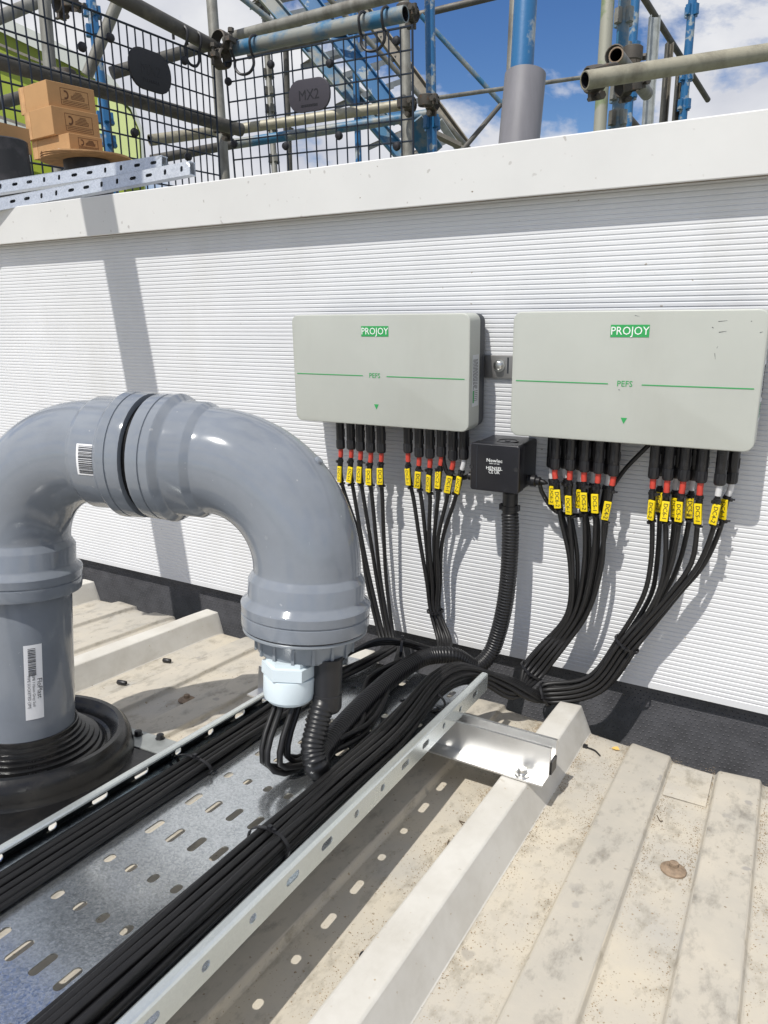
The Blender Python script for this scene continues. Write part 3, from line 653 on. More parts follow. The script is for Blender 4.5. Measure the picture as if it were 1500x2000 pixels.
mb = MB(); mb.add([roof(c.x, c.y, 0.0082) for c in cs]+[roof(c.x, c.y, 0.001) for c in cs], [(0, 1, 2, 3), (0, 4, 5, 1), (1, 5, 6, 2), (2, 6, 7, 3), (3, 7, 4, 0)]); me_ = mb.build('base_flange', 'rubber', bt, sharp=None)
c2 = [m0-d2*half+n2*0.002, m0+d2*half+n2*0.002, m0+d2*half+n2*0.036, m0-d2*half+n2*0.036]
mb = MB(); mb.add([roof(c.x, c.y, 0.0095) for c in c2]+[roof(c.x, c.y, 0.0080) for c in c2], [(0, 1, 2, 3), (0, 4, 5, 1), (1, 5, 6, 2), (2, 6, 7, 3), (3, 7, 4, 0)]); mb.build('flange_strip', 'galv_stair', bt, sharp=None)
for q in ((270, 1436), (313, 1443)):
    P = onroof(*q, 0.009); mb = MB(); mb.lathe([(0.0062, 0), (0.0062, 0.0012), (0.0048, 0.0015), (0.0046, 0.0062), (0.0036, 0.0068)], P, RN, 8); mb.build('flange_screw', 'black_plastic', bt)
# moulded ring lettering
def ring_text(body, size, ang, r, h, tilt):
    me = text_mesh(body, size, 0.0003, 'LEFT').copy(); me.materials.clear()
    fx = facing(bc, axb); fy = axb.cross(fx)
    for v in me.vertices:
        a = ang+v.co.x/r; d = fx*math.cos(a)+fy*math.sin(a); v.co = bc+axb*(h+v.co.y)+d*(r+0.0004+v.co.z)
    link('lettering', me, 'badge_dark', bt)
ring_text('150 + 180mm', 0.0036, -0.03, 0.0752, 0.0315, 0); ring_text('180 + 200mm', 0.0036, -0.03, 0.0811, 0.0270, 0); ring_text('125 + 160mm', 0.0034, -0.03, 0.0699, 0.0358, 0)
# ================================================================== CONDUIT
def corrugated(pts, r, pitch, dpt=0.0011, n=16):
    # resample evenly and modulate the radius
    P = [V(p) for p in pts]; L = [0]
    for i in range(1, len(P)): L.append(L[-1]+(P[i]-P[i-1]).length)
    tot = L[-1]; m = int(tot/(pitch/4)); out = []; rr = []; i = 0
    for k in range(m+1):
        s = tot*k/m
        while i < len(L)-2 and L[i+1] < s: i += 1
        f = (s-L[i])/max(1e-9, L[i+1]-L[i]); out.append(P[i].lerp(P[i+1], min(1, f))); rr.append(r-(dpt if k % 4 in (0,) else (dpt*0.15 if k % 4 in (1, 3) else 0)))
    mb = MB(); mb.tube(out, rr, n); return mb
kd = kp+DL*0.05
cpts = [cA+V((0, 0, -0.030)), onY(997, 1030, 0.944), onY(994, 1110, 0.943), onY(986, 1180, 0.94), onY(972, 1240, 0.935), onY(957, 1277, 0.925), onY(930, 1302, 0.905),
        roof(-0.392, -0.066, 0.086), roof(-0.420, -0.100, 0.089), roof(-0.428, -0.17, 0.087), roof(-0.423, -0.24, 0.0865), roof(-0.414, -0.31, 0.086), roof(-0.404, -0.37, 0.086), roof(-0.397, -0.412, 0.0865)]
# the loop at the end: down from the cap, round and back along the tray
kl = rloc(kd)
cpts = cpts[:-2]+[roof(-0.400, -0.385, 0.086), roof(-0.394, -0.408, 0.0865), roof(kl.x+0.010, kl.y-0.030, 0.0910), roof(kl.x+0.003, kl.y-0.028, 0.107), roof(kl.x+0.001, kl.y-0.018, 0.126), roof(kl.x, kl.y-0.006, 0.146), kd]
print('kl', kl)
mb = corrugated(spline(cpts, 0.004), 0.0124, 0.0046, 0.0016)
cdt = tag(mb.build('conduit', 'conduit_black', sharp=None), 'thick black corrugated conduit from the black junction box, looping up into the pipe cap', 'conduit')
for p_ in cdt.data.polygons: p_.use_smooth = True

# ================================================================== SOLAR CABLES
RC = 0.0032
ORD = ['first', 'second', 'third', 'fourth', 'fifth', 'sixth', 'seventh', 'eighth', 'ninth', 'tenth']
# shared connector mesh, built along -Z from its nut end upward
mb = MB()
mb.lathe([(0.0030, 0), (0.0058, 0.0006), (0.0068, 0.002, 0.0004), (0.0071, 0.0045, 0.0006), (0.0071, 0.0140, 0.0006), (0.0066, 0.0150)], (0, 0, 0), (0, 0, 1), 24)
nut_me = mb.mesh('connector_nut', 30)
mb = MB(); mb.lathe([(0.0064, 0.0151), (0.0067, 0.016), (0.0067, 0.050)], (0, 0, 0), (0, 0, 1), 16)
mb.box((0, -0.0066, 0.030), (0.0018, 0, 0), (0, 0.0006, 0), (0, 0, 0.009)); mb.box((0.0066, 0, 0.026), (0.0006, 0, 0), (0, 0.0022, 0), (0, 0, 0.006))
body_me = mb.mesh('connector', 30)
mb = MB(); rounded_box(mb, -0.0046, 0.0046, -0.0128, 0.0128, -0.0012, 0.0012, 0.0008, 0.0004); tag_me = mb.mesh('marker_tag', 35)
def tie_mesh(r, w=0.0022, th=0.0011, elong=1.0, ry=None):
    ry = ry or r
    mb = MB(); rs = []; n = 18
    for k in range(n+1):
        a = 2*math.pi*k/n; c, s = math.cos(a), math.sin(a)
        rs.append([V((c*(r*elong+dr), s*(ry+dr), dz)) for dr, dz in ((0, -w/2), (th, -w/2), (th, w/2), (0, w/2))])
    mb.rings(rs, False, False); mb.box((0.0012, -(ry+th+0.0012), 0), (0.0019, 0, 0), (0, 0.0017, 0), (0, 0, 0.0019)); mb.box((0.0045, -(ry+th+0.0006), 0), (0.0028, 0, 0), (0, 0.0006, 0), (0, 0, 0.001))
    return mb.mesh('cable_tie', 30)
small_tie = tie_mesh(0.0040)
def axis_matrix(P, d, hint=V((0, -1, 0))):      # local z along d, local -y towards hint
    z = d.normalized(); y = -(hint-z*hint.dot(z)).normalized(); x = y.cross(z); m = Matrix((x, y, z)).transposed().to_4x4(); m.translation = P; return m
def lead(label, group, top, Y, sleeve, tg, text, mids, tail):
    """top: (cx, by) px of the nut end; tg: px of the tag; mids: list of (px,py,Y); tail: 3D points."""
    P1 = onY(*top, Y); t = thing('solar_cable', label, 'cable', P1, group)
    link('connector', body_me, 'black_plastic', t, Matrix.Translation(P1)); link('connector_nut', nut_me, 'black_plastic', t, Matrix.Translation(P1))
    Pt = onY(tg[0], tg[1], Y-0.004); dirn = (P1-onY(tg[0], tg[1], Y)); 
    pts = [P1+V((0, 0, 0.004)), P1-V((0, 0, 0.006)), P1.lerp(onY(tg[0], tg[1], Y+0.001), 0.55)+V((0, 0, 0)), onY(tg[0]+0.5, tg[1], Y+0.001)]
    for (a, b, y) in mids: pts.append(onY(a, b, y))
    pts += tail
    S = spline(pts, 0.010)
    mb = MB(); mb.tube(S, RC, 8); mb.build('cable_jacket', 'cable_black', t, sharp=60)
    S2 = spline(pts[:5], 0.003); 
    acc = 0; i0 = 0; seg = {}
    L = [0]
    for i in range(1, len(S2)): L.append(L[-1]+(S2[i]-S2[i-1]).length)
    def cut(a, b): return [S2[i] for i in range(len(S2)) if a <= L[i] <= b]
    mb = MB(); q = cut(0.003, 0.0195)
    if len(q) > 1: mb.tube(q, RC+0.0006, 10); mb.build('shrink_sleeve', 'shrink_red' if sleeve == 'r' else 'shrink_white', t, sharp=60)
    lt = (Pt-P1).length
    mb = MB(); q = cut(0.0185, lt+0.020)
    if len(q) > 1: mb.tube(q, RC+0.0012, 10); mb.build('tag_holder', 'black_plastic', t, sharp=60)
    for a in (0.0205, lt+0.018):
        q = cut(a, a+0.008)
        if len(q) > 1: link('cable_tie', small_tie, 'black_plastic', t, axis_matrix(q[0], q[0]-q[1], V((random.uniform(-.9, .9), -1, 0))))
    if text is not None:
        d = (onY(top[0], top[1], Y)-onY(tg[0], tg[1]+24, Y)); d = V((d.x+random.uniform(-.006, .006), random.uniform(-.006, .006), d.z)).normalized()
        Pt = Pt+V((0, -0.0022, 0))
        m = axis_matrix(Pt, d, V((random.uniform(-.65, .5), -1, 0.0))); tgo = link('marker_tag', tag_me, 'tag_yellow', t, m)
        if text:
            me = text_mesh(text, 0.0076)
            link('lettering', me, 'print_black', tgo, Matrix.Translation((0, -0.0014, 0)) @ frame((0.0002, 0, 0), (0, 0, -1), (1, 0, 0)))
    return t
def bundle(P, N1, N2, i, n, cols, pitch=0.0064):
    r, c = divmod(i, cols); k = min(cols, n-r*cols)
    return V(P)+V(N1).normalized()*((c-(k-1)/2)*pitch+(pitch*0.25 if r % 2 else 0))+V(N2).normalized()*(r*pitch*0.9)
def jit(P, a=0.0012): return P+V((random.uniform(-a, a), random.uniform(-a, a), random.uniform(-a, a)))
# tray lanes: (u,v,h) ; v 0 is the wall end
def lane(u_c, i, n, cols, v, pitch=0.0065):
    r, c = divmod(i, cols); k = min(cols, n-r*cols)
    return tray(u_c+(c-(k-1)/2)*pitch+(0.003 if r % 2 else 0)+0.0014*math.sin(v*19+i*2.1), v, 0.0042+r*0.0051+0.0007*math.sin(v*23+i*1.7))
VL = [-0.10, -0.18, -0.30, -0.45, -0.62, -0.85, -1.15, -1.42]
gl = rloc(gc+DL*0.041)
def gland_loop(i, n):
    # from under the bend along the tray, turn and rise into the pale gland
    a = 2*math.pi*i/n; off = (xx*math.cos(a)+yy*math.sin(a))*0.012
    top = gc+DL*0.036+off; o = rloc(top); k = i-(n-1)/2
    return [jit(roof(o.x+0.030+0.002*k, o.y+0.10, 0.083+0.005*(i % 2))), jit(roof(o.x+0.022+0.003*k, o.y+0.045, 0.081+0.006*(i % 2))), roof(o.x+0.012+0.003*k, o.y-0.004-0.0025*i, 0.080+0.003*(i % 3)),
            roof(o.x+0.004+0.0012*k, o.y-0.022-0.0022*i, 0.094+0.002*(i % 2)), roof(o.x+0.0005*k, o.y-0.014-0.0015*i, 0.118), roof(o.x, o.y-0.003, o.z-0.012), top]
# ---- left box, left group -> lands at the tray end, half to the gland, half along the left lane
GA = 'cables plugged into the left grey box'
topsA = [(665.5, 877), (686, 878), (704.3, 881), (724.3, 884), (744.8, 885)]
tagsA = [(664, 926), (684, 927), (702.5, 927), (721, 931), (743, 930)]
m1 = [704, 707, 724, 735, 750]; m2 = [717, 724, 737, 744, 755]; m3 = [746, 753, 759, 766, 771]
NLEFT = 9
lab_txt = ['DC1-2', 'DC1-1', 'DC2-2', 'DC2-1', 'DC3-2']
for i in range(5):
    mids = [(tagsA[i][0]+7-1.0*i, 956, 0.946), (m1[i], 1056, 0.949), (m2[i], 1138, 0.950), (m3[i], 1258, 0.93)]
    land = rloc(onY(m3[i], 1258, 0.93))
    if i < 3:
        tail = [roof(-0.500+0.004*i, -0.075, 0.078), tray(-0.180+0.006*i, -0.05, 0.008+0.004*i)]+[jit(lane(-0.188, i, NLEFT, 5, v, 0.0074)) for v in VL]
        where = 'running down the tray\'s left bundle'
    else:
        tail = [roof(-0.480, -0.07, 0.082), roof(-0.455, -0.13, 0.080)]+gland_loop(i-3, 6); where = 'turning up into the pale gland'
    lead('%s black cable from left in the left cluster of the left grey box' % ORD[i], GA, topsA[i], 0.944, 'r', tagsA[i], lab_txt[i], mids, tail)
# ---- left box, right group
topsB = [(797, 885), (818.6, 893), (840, 895.5), (862, 892), (884.7, 899.6), (906, 897.5)]
tagsB = [(797.5, 931), (816.5, 937), (837.5, 944), (856, 937), (876.5, 946), (895.5, 947)]
m1 = [820, 832, 838, 848, 855, 864]; m2 = [834, 839, 845, 851, 856, 860]; mt = [841, 845, 848, 851, 854, 858]; m3 = [857, 862, 867, 871, 876, 880]
txt = ['DC3-1', 'DC3-2', 'DC2-1', 'DC2-2', 'DC1-1', 'DC1-2']
for i in range(6):
    mids = [(tagsB[i][0]+9-3.2*i, 968+1.5*i, 0.946), (m1[i], 1056, 0.947+0.004*(i % 2)), (m2[i], 1138, 0.947+0.006*(i % 2)), (mt[i], 1192, 0.945+0.007*(i % 2)), (m3[i], 1256, 0.925)]
    if i < 3:
        tail = [roof(-0.415-0.004*i, -0.088, 0.090+0.004*i), roof(-0.445, -0.110-0.006*i, 0.104+0.005*i), roof(-0.475, -0.135-0.005*i, 0.108+0.004*i), roof(-0.505+0.004*i, -0.165-0.004*i, 0.098+0.003*i)]+[jit(lane(-0.188, 3+i, NLEFT, 5, v, 0.0074)) for v in VL[2:]]
        where = 'arching over to the left bundle'
    else:
        tail = [roof(-0.418, -0.090, 0.086), roof(-0.440, -0.135-0.004*i, 0.084+0.002*i), roof(-0.455, -0.20, 0.079+0.003*(i-3))]+gland_loop(i-1, 6); where = 'turning up into the pale gland'
    lead('%s black cable from left in the right cluster of the left grey box' % ORD[i], GA, topsB[i], 0.944, 'w' if i == 5 else 'r', tagsB[i], txt[i], mids, tail)
# ---- right box, left group: front row red, back row white
GB = 'cables plugged into the right grey box'
NR = 19; VR = [-0.065, -0.11, -0.20, -0.32, -0.45, -0.62, -0.85, -1.15, -1.42]
topsC = [(1084, 917), (1113.5, 919), (1141, 922), (1168.7, 925), (1197.8, 930)]
tagsC = [(1089, 974), (1111, 986), (1141, 980), (1162.5, 983), (1185, 997)]
exC = [1095, 1112, 1142, 1163, 1180]
mC1 = [1113, 1118, 1141, 1157, 1176]; mC2 = [1107, 1112, 1121, 1132, 1146]
tC = ['DC6-2', 'DC6-1', 'DC5-2', 'DC5-1', 'DC4-2']
TIEC = onY(1040, 1308, 0.93); dC = (onY(1075, 1265, 0.94)-TIEC).normalized(); nC1 = -dC.cross(V((0, 1, 0))).normalized(); nC2 = V((0, -1, 0))
def right_tail(k, P):
    # k: index in the right-hand bundle
    r, c = divmod(k, 5); c += 0.5
    return [roof(-0.300, -0.060+0.0045*(3-c), 0.046+0.0055*r), roof(-0.330, -0.088-0.003*c, 0.066+0.0056*r+0.001*c), tray(-0.030+0.004*(c-2.5), -0.022-0.010*c*0.6, 0.020+0.0052*r+0.0035*(2.5-abs(c-2.5))*0.4), tray(-0.040+0.005*(c-2.5), -0.062-0.004*c, 0.018+0.0053*r)]+[jit(lane(-0.0425, k, NR, 5, v, 0.0067), 0.0006) for v in VR[2:]]
for i in range(5):
    mids = [(exC[i], 1012+1.5*i, 0.945), (mC1[i], 1100, 0.946), (mC2[i], 1200, 0.944)]
    tail = [bundle(TIEC+dC*0.03, nC1, nC2, i, 10, 5), bundle(TIEC, nC1, nC2, i, 10, 5)]+right_tail(i, None)
    lead('%s red sleeved cable from left in the left cluster of the right grey box' % ORD[i], GB, topsC[i], 0.940, 'r', tagsC[i], tC[i], mids, tail)
topsD = [(1077, 913), (1104, 915), (1133, 918), (1160, 921), (1188, 926)]
tagsD = [(1079, 967), (1108, 974), (1131, 974), (1154, 977), (1178, 988)]
mD1 = [1117, 1128, 1150, 1163, 1170]; mD2 = [1110, 1116, 1127, 1138, 1143]
for i in range(5):
    mids = [(exC[i]+4, 1010+1.5*i, 0.957), (mD1[i], 1100, 0.956), (mD2[i], 1200, 0.953)]
    tail = [bundle(TIEC+dC*0.03, nC1, nC2, 5+i, 10, 5), bundle(TIEC, nC1, nC2, 5+i, 10, 5)]+right_tail(5+i, None)
    lead('%s white sleeved cable from left in the left cluster of the right grey box' % ORD[i], GB, topsD[i], 0.959, 'w', tagsD[i], ['DC6-2', None, 'DC5-2', None, None][i], mids, tail)
# ---- right box, right group
rowE = [(1276, 935, 'r', 1272, 995.6, 'DC6-2', 0), (1303.6, 938, 'r', 1299, 998, 'DC6-1', 0), (1334.5, 940, 'r', 1326, 999, 'DC5-2', 0), (1368.5, 943, 'r', 1363.5, 1003, 'DC5-1', 0), (1405, 948, 'w', 1396, 1004, 'DC4-2', 0),
        (1290, 929, 'w', 1287, 980, 'DC6-2', 1), (1321, 934, 'w', 1317, 991, 'DC6-1', 1), (1353, 938, 'w', 1346.5, 992, 'DC5-2', 1), (1428, 945, 'w', 1413, 994, 'DC4-1', 1)]
mE1 = [1271, 1299, 1312, 1350, 1366, 1283, 1306, 1326, 1376]; mE2 = [1258, 1285, 1290, 1308, 1320, 1272, 1287, 1296, 1326]
T1 = onY(1225, 1256, 0.945); d1 = (onY(1252, 1218, 0.945)-onY(1200, 1284, 0.94)).normalized(); n11 = -d1.cross(V((0, 1, 0))).normalized()
T2 = onY(1067, 1354, 0.925); d2_ = (onY(1120, 1336, 0.93)-onY(1030, 1362, 0.92)).normalized(); n21 = -d2_.cross(V((0, 1, 0))).normalized()
order = [0, 5, 1, 6, 2, 7, 3, 4, 8]
for j in range(9):
    cx, by, sl_, tx, ty, tt, back = rowE[j]; o = order.index(j); Y = 0.959 if back else 0.940
    mids = [(tx+2-o*0.6, ty+26, Y+0.003), (mE1[j], 1100, Y+0.004), (mE2[j], 1160, Y+0.002)]
    tail = [bundle(T1, n11, V((0, -1, 0)), o, 9, 5), bundle((T1+T2)/2+V((0.012, 0, -0.022)), (n11+n21), V((0, -1, 0)), o, 9, 5), bundle(T2, n21, V((0, -1, 0)), o, 9, 5), roof(-0.282, -0.045+0.004*(2-o % 5), 0.044+0.0055*(o // 5))]+right_tail(10+o, None)
    nm = ORD[[0, 5, 1, 6, 2, 7, 3, 4, 8].index(j)]
    lead('%s black cable from left in the right cluster of the right grey box' % nm, GB, (cx, by), Y, sl_, (tx, ty), tt, mids, tail)
# ---- extra cables of the left lane (come from behind the tray end)
for i in range(3):
    pts = [onY(760+9*i, 1262, 0.96), roof(-0.50+0.006*i, -0.05, 0.075), tray(-0.176+0.008*i, -0.04, 0.012)]+[jit(lane(-0.188, 6+i, NLEFT, 5, v, 0.0074)) for v in VL]
    mb = MB(); mb.tube(spline(pts, 0.012), RC, 8)
    tag(mb.build('solar_cable', 'cable_black', sharp=60), 'plain black cable lying %s on top of the left bundle in the tray' % ['leftmost', 'midway', 'rightmost'][i], 'cable', 'spare cables on the left bundle')
# ---- thin control cables
def thin(pts, r, label):
    mb = MB(); mb.tube(spline(pts, 0.008), r, 8); return tag(mb.build('control_cable', 'cable_black', sharp=60), label, 'cable')
gq = onY(1035, 938, 0.95); gq.x = jx1+0.018
thin([gq, gq+V((0.008, 0, -0.001)), onY(1054, 945, 0.951), onY(1066, 975, 0.955), onY(1085, 998, 0.966), onY(1110, 1006, 0.970), onY(1140, 1006, 0.971), onY(1165, 1000, 0.971), onY(1190, 960, 0.969), onY(1222, 915, 0.966), onY(1250, 886, 0.962), onY(1268, 868, 0.957)], 0.0031, 'black control cable curling from the junction box side gland up into the right grey box')
gq = onY(921, 930, 0.95); gq.x = jx0-0.018
thin([gq, gq+V((-0.006, 0, -0.003)), onY(896, 934, 0.948), onY(878, 930, 0.946), onY(867, 905, 0.945), onY(866, 880, 0.946), onY(868, 850, 0.946)], 0.0034, 'black control cable from the junction box up into the left grey box')
# ---- bundle ties
def tie(P, d, r, label, hint=V((0, -1, 0.3)), elong=1.0, ry=None):
    o = link('cable_tie', tie_mesh(r, 0.0034, 0.0013, elong, ry), 'black_plastic', None, axis_matrix(P, d, hint)); tag(o, label, 'cable tie', 'ties round the cable bundles')
tie(TIEC+nC2*0.003, dC, 0.0155, 'black tie round the bundle at the wall foot beside the corrugated conduit', elong=1.15)
tie(T1-V((0, 0.003, 0)), d1, 0.0150, 'black tie with a stub tail round the long bundle hanging highest on the white wall', elong=1.15)
tie(T2-V((0, 0.003, 0)), d2_, 0.0150, 'black tie round the long bundle just behind the roof rib end', elong=1.1)
tie(onY(850, 1193, 0.947), onY(847, 1160, .947)-onY(853, 1225, .945), 0.0105, 'black tie round the narrow bundle hanging under the left grey box', elong=1.2)
tie(tray(-0.0420, -0.425, 0.0115), TR, 0.0205, 'black tie round the right tray bundle nearest the viewer', TN, 1.0, 0.0125)
tie(tray(-0.0410, -0.10, 0.0135), TR, 0.0225, 'black tie round the right tray bundle near the wall end', TN, 1.0, 0.0130)
tie(tray(-0.188, -0.355, 0.0072), TR, 0.0225, 'black tie round the left tray bundle beside the rubber boot', TN, 1.0, 0.0072)
tie(roof(-0.448, -0.125, 0.105), V((1, 0.45, -0.1)), 0.0135, 'black tie round the arching cables behind the pipe cap', RN, 1.2)

# ================================================================== ODDS AND ENDS ON THE ROOF
A = onroof(1143, 1459, 0.0015); B = onroof(1172, 1476, 0.002)
mb = MB(); mb.tube(spline([A, A.lerp(B, 0.5)+V((0.002, 0.002, 0.001)), B], 0.003), 0.0011, 6); mb.box(A+RN*0.001, RE*0.0028, RR*0.0026, RN*0.002)
tag(mb.build('cable_tie_offcut', 'black_plastic', sharp=None), 'curved black cable tie offcut lying in the roof pan right of the rib', 'offcut')
for q, d, l, lab in (((238, 1333), (1, .25), 0.0075, 'short black plug lying at the rib foot, nearer the grey pipe'), ((326, 1290), (1, .3), 0.0068, 'short black plug lying at the rib foot, farther from the grey pipe'), ((716, 1874), (1, -.5), 0.0068, 'short black plug lying beside the sunlit rib near the bottom edge')):
    P = onroof(*q, 0.004); dd = (RE*d[0]+RR*d[1]).normalized(); mb = MB(); mb.lathe([(0.0030, -l), (0.0036, -l+0.0008), (0.0036, l-0.0008), (0.0030, l), (0.0018, l), (0.0018, l-0.003)], P, dd, 14)
    tag(mb.build('rubber_plug', 'black_plastic'), lab, 'plug', 'black plugs on the roof')
P = onroof(1202, 1462, 0.001); mb = MB(); mb.add([P+RE*a+RR*b+RN*c for a, b, c in ((-.005, -.002, 0), (.001, -.005, .001), (.006, -.001, 0), (.002, .004, .002), (-.003, .003, .0005))], [(0, 1, 2, 3, 4)])
tag(mb.build('paper_scrap', 'leaf_yellow', sharp=None), 'tiny yellow scrap lying near the edge of the roof sheet', 'litter')
mb = MB()
for a, b, c in (((897, 1603), (910, 1607), (921, 1604)), ((897, 1603), (905, 1612), (916, 1615)), ((877, 1640), (874, 1650), (880, 1652)), ((777, 1788), (776, 1805), (760, 1815)), ((886, 1632), (893, 1636), (897, 1634)), ((1283, 1592), (1290, 1604), (1294, 1603)), ((1393, 1812), (1400, 1818), (1394, 1824)), ((1090, 1850), (1100, 1858), (1108, 1858)), ((1416, 1610), (1440, 1645), (1455, 1662))):
    mb.tube(spline([onroof(*a, .0012), onroof(*b, .0016), onroof(*c, .0010)], 0.004), 0.00055, 5)
o = mb.build('twigs', 'twig', sharp=None); o['kind'] = 'stuff'
mb = MB(); rg = random.Random(3)
def grit(x, s, r):
    P = roof(x, s, 0.0006); a = rg.uniform(0, 6.28); u = RE*math.cos(a)+RR*math.sin(a); w = RN.cross(u); k = rg.uniform(.6, 1.3)
    mb.add([P-u*r*k-w*r, P+u*r*k-w*r*.6, P+w*r, P+RN*r*.9], [(0, 1, 3), (1, 2, 3), (2, 0, 3)])
for k in range(14000):
    side = rg.choice((-0.2005, -0.265, -0.265, -0.1455, -0.0905, -0.039, 0.0155, -0.607+0.06))
    x = side+(1 if side in (-0.2005, -0.0905, 0.0155) else -1)*abs(rg.gauss(0, 0.006 if rg.random() < .6 else 0.016)) if side not in (-0.607+0.06,) else side+rg.gauss(0, 0.05)
    s = rg.uniform(-0.75, -0.02)
    if rg.random() < 0.4: s = rg.uniform(-0.3, -0.03)
    if math.sin(s*37+side*60)+math.sin(s*91+side*10)*.7 < rg.uniform(-1.6, 0.8): continue
    grit(x, s, rg.choice((0.0003, 0.0003, 0.0004, 0.0005, 0.0007)))
for k in range(420): grit(rg.uniform(-0.9, 0.1), rg.uniform(-0.8, -0.02), rg.choice((0.0004, 0.0006, 0.0009)))
o = mb.build('roof_grit', 'grit_mat', sharp=None); o['kind'] = 'stuff'
#SCAFFOLD
# ================================================================== SCAFFOLD BEHIND THE PARAPET
def onZ(px, py, z): d = ray(px, py); return d*(z/d.z)
def scaf_tube(a, b, m, label, r=0.0242, open_end=False, ext=(0, 0), group='scaffold tubes behind the parapet', name='scaffold_tube', n=20):
    A, B = dep(*a), dep(*b); d = (B-A).normalized(); A = A-d*ext[0]; B = B+d*ext[1]; x, y = perp(d)
    mb = MB(); L = (B-A).length
    if open_end:
        mb.lathe([(r-0.004, 0.30), (r-0.004, 0.002)], A, d, n, cap0=True, cap1=False, mi=1); mb.lathe([(r-0.004, 0.002), (r-0.0038, 0.0), (r, 0.0), (r, L)], A, d, n, cap0=False)  # bore takes a near-black material in place of the shade inside it
    else: mb.lathe([(r, 0), (r, L)], A, d, n)
    o = mb.build(name, [m, 'badge_dark']); tag(o, label, name.replace('_', ' ').replace('scaffold tube', 'scaffold tube'), group); return o
def coupler(q, ax1, ax2, label, m='coupler_steel', sz=1.0):
    P = dep(*q); ax1 = ax1.normalized(); ax2 = (ax2-ax1*ax2.dot(ax1)).normalized(); nn = ax1.cross(ax2)
    t = thing('scaffold_coupler', label, 'coupler', P, 'scaffold couplers')
    for ax, off in ((ax1, -0.026), (ax2, 0.026)):
        c = P+nn*off*sz; mb = MB()
        mb.lathe([(0.0275*sz, -0.021*sz), (0.0315*sz, -0.018*sz), (0.0325*sz, 0), (0.0315*sz, 0.018*sz), (0.0275*sz, 0.021*sz)], c, ax, 16, cap0=False, cap1=False); mb.build('clamp_band', m, t)
        o2 = ax.cross(nn); mb = MB()
        mb.box(c+o2*0.038*sz, o2*0.011*sz, nn*0.007*sz, ax*0.017*sz)
        mb.lathe([(0.0055*sz, -0.03*sz), (0.0055*sz, 0.022*sz), (0.0105*sz, 0.022*sz), (0.0105*sz, 0.034*sz)], c+o2*0.041*sz, nn, 6); mb.build('clamp_bolt', m, t)
    return t
# --- right hand part
scaf_tube((1188, -8, 2.75), (1171, 262, 2.85), 'tube_green', 'grey green upright tube, left of the pair of blue uprights, carrying the clamp', ext=(0.4, 7.0))
def collar_upright(a, b, m, label, r, cs, m2='tube_galv'):
    A, B = dep(*a), dep(*b); d = (B-A).normalized(); L = (B-A).length
    t = thing('scaffold_upright', label, 'scaffold upright', B+d*0.6, 'pressed scaffold uprights')
    mb = MB(); mb.lathe([(r, -0.5), (r, L+7.0)], A, d, 20); mb.build('upright_tube', m, t)
    x, y = perp(d)
    for f in cs:
        c = A+d*L*f
        for k in range(4):
            e = (x*math.cos(k*math.pi/2+.5)+y*math.sin(k*math.pi/2+.5)); w = d.cross(e); mb = MB()
            mb.box(c+e*(r+0.007), e*0.008, w*0.013, d*0.028); mb.box(c+e*(r+0.012)+d*0.02, e*0.006, w*0.011, d*0.006); mb.build('pressing', m if k % 2 else m2, t, sharp=None)
    return t
collar_upright((1220, 0, 2.9), (1205, 252, 3.0), 'paint_blue_pale', 'faded blue and silver upright directly behind the clamp and the open tube', 0.0242, (0.13, 0.72, 0.92))
collar_upright((1241, 0, 3.35), (1226, 240, 3.45), 'paint_blue', 'deep blue upright half hidden behind the faded one near the clamp', 0.020, (0.4, 0.75))
collar_upright((1353, -4, 4.2), (1333, 238, 4.35), 'paint_blue', 'scuffed bright blue upright standing alone at the far right', 0.0242, (0.1, 0.62, 0.86), 'paint_blue')
scaf_tube((1142, 157, 2.02), (1500, 102, 2.16), 'tube_pale', 'thick pale horizontal tube running out of the right edge with a cut end', open_end=True, ext=(0, 0.6), n=28)
scaf_tube((1203, 107, 2.45), (1263, 183, 2.85), 'tube_galv', 'short tube pointing at the viewer with a rusty open end in the clamp', open_end=True)
P = dep(1203, 107, 2.445); dd = (dep(1263, 183, 2.85)-P).normalized(); mb = MB(); mb.lathe([(0.0202, 0), (0.0245, 0), (0.0245, 0.006), (0.0202, 0.006)], P, dd, 24, cap0=False, cap1=False)
tag(mb.build('rusty_rim', 'rusty_screw'), 'rust coloured rim on the open tube end pointing at the viewer', 'tube rim')
hz = dep(1500, 102, 2.16)-dep(1142, 157, 2.02)
coupler((1172, 150, 2.2), hz, GUP, 'rusty clamp joining the thick pale tube to the grey green upright', sz=1.2)
coupler((1219, 108, 2.68), dd, GUP, 'dark clamp round the open tube end on the faded blue upright', sz=1.15)
coupler((1227, 168, 2.6), hz, GUP, 'dark clamp under the thick pale tube beside the short tube')
scaf_tube((1256, -6, 3.9), (1334, 118, 4.4), 'tube_dark', 'sloping stair handrail between the blue uprights at top right', r=0.017, ext=(0.6, 0.5), name='scaffold_handrail', group='stair rails')
def flat_post(a, b, w, label, m='galv_stair'):
    A, B = dep(*a), dep(*b); d = (B-A).normalized(); x = (RIGHT-d*RIGHT.dot(d)).normalized(); y = d.cross(x); mb = MB()
    L = (B-A).length+0.5
    mb.box(A+d*L/2, x*w/2, y*0.003, d*L/2); mb.box(A+d*L/2-x*(w/2-0.003)+y*0.0175, x*0.003, y*0.0143, d*L/2); mb.box(A+d*L/2+x*(w/2-0.003)+y*0.0175, x*0.003, y*0.0143, d*L/2)
    return tag(mb.build('guardrail_post', m, sharp=None), label, 'post', 'flat stair posts')
flat_post((1277, 34, 4.0), (1263, 243, 4.1), 0.055, 'widest flat silver post hanging from the sloping handrail')
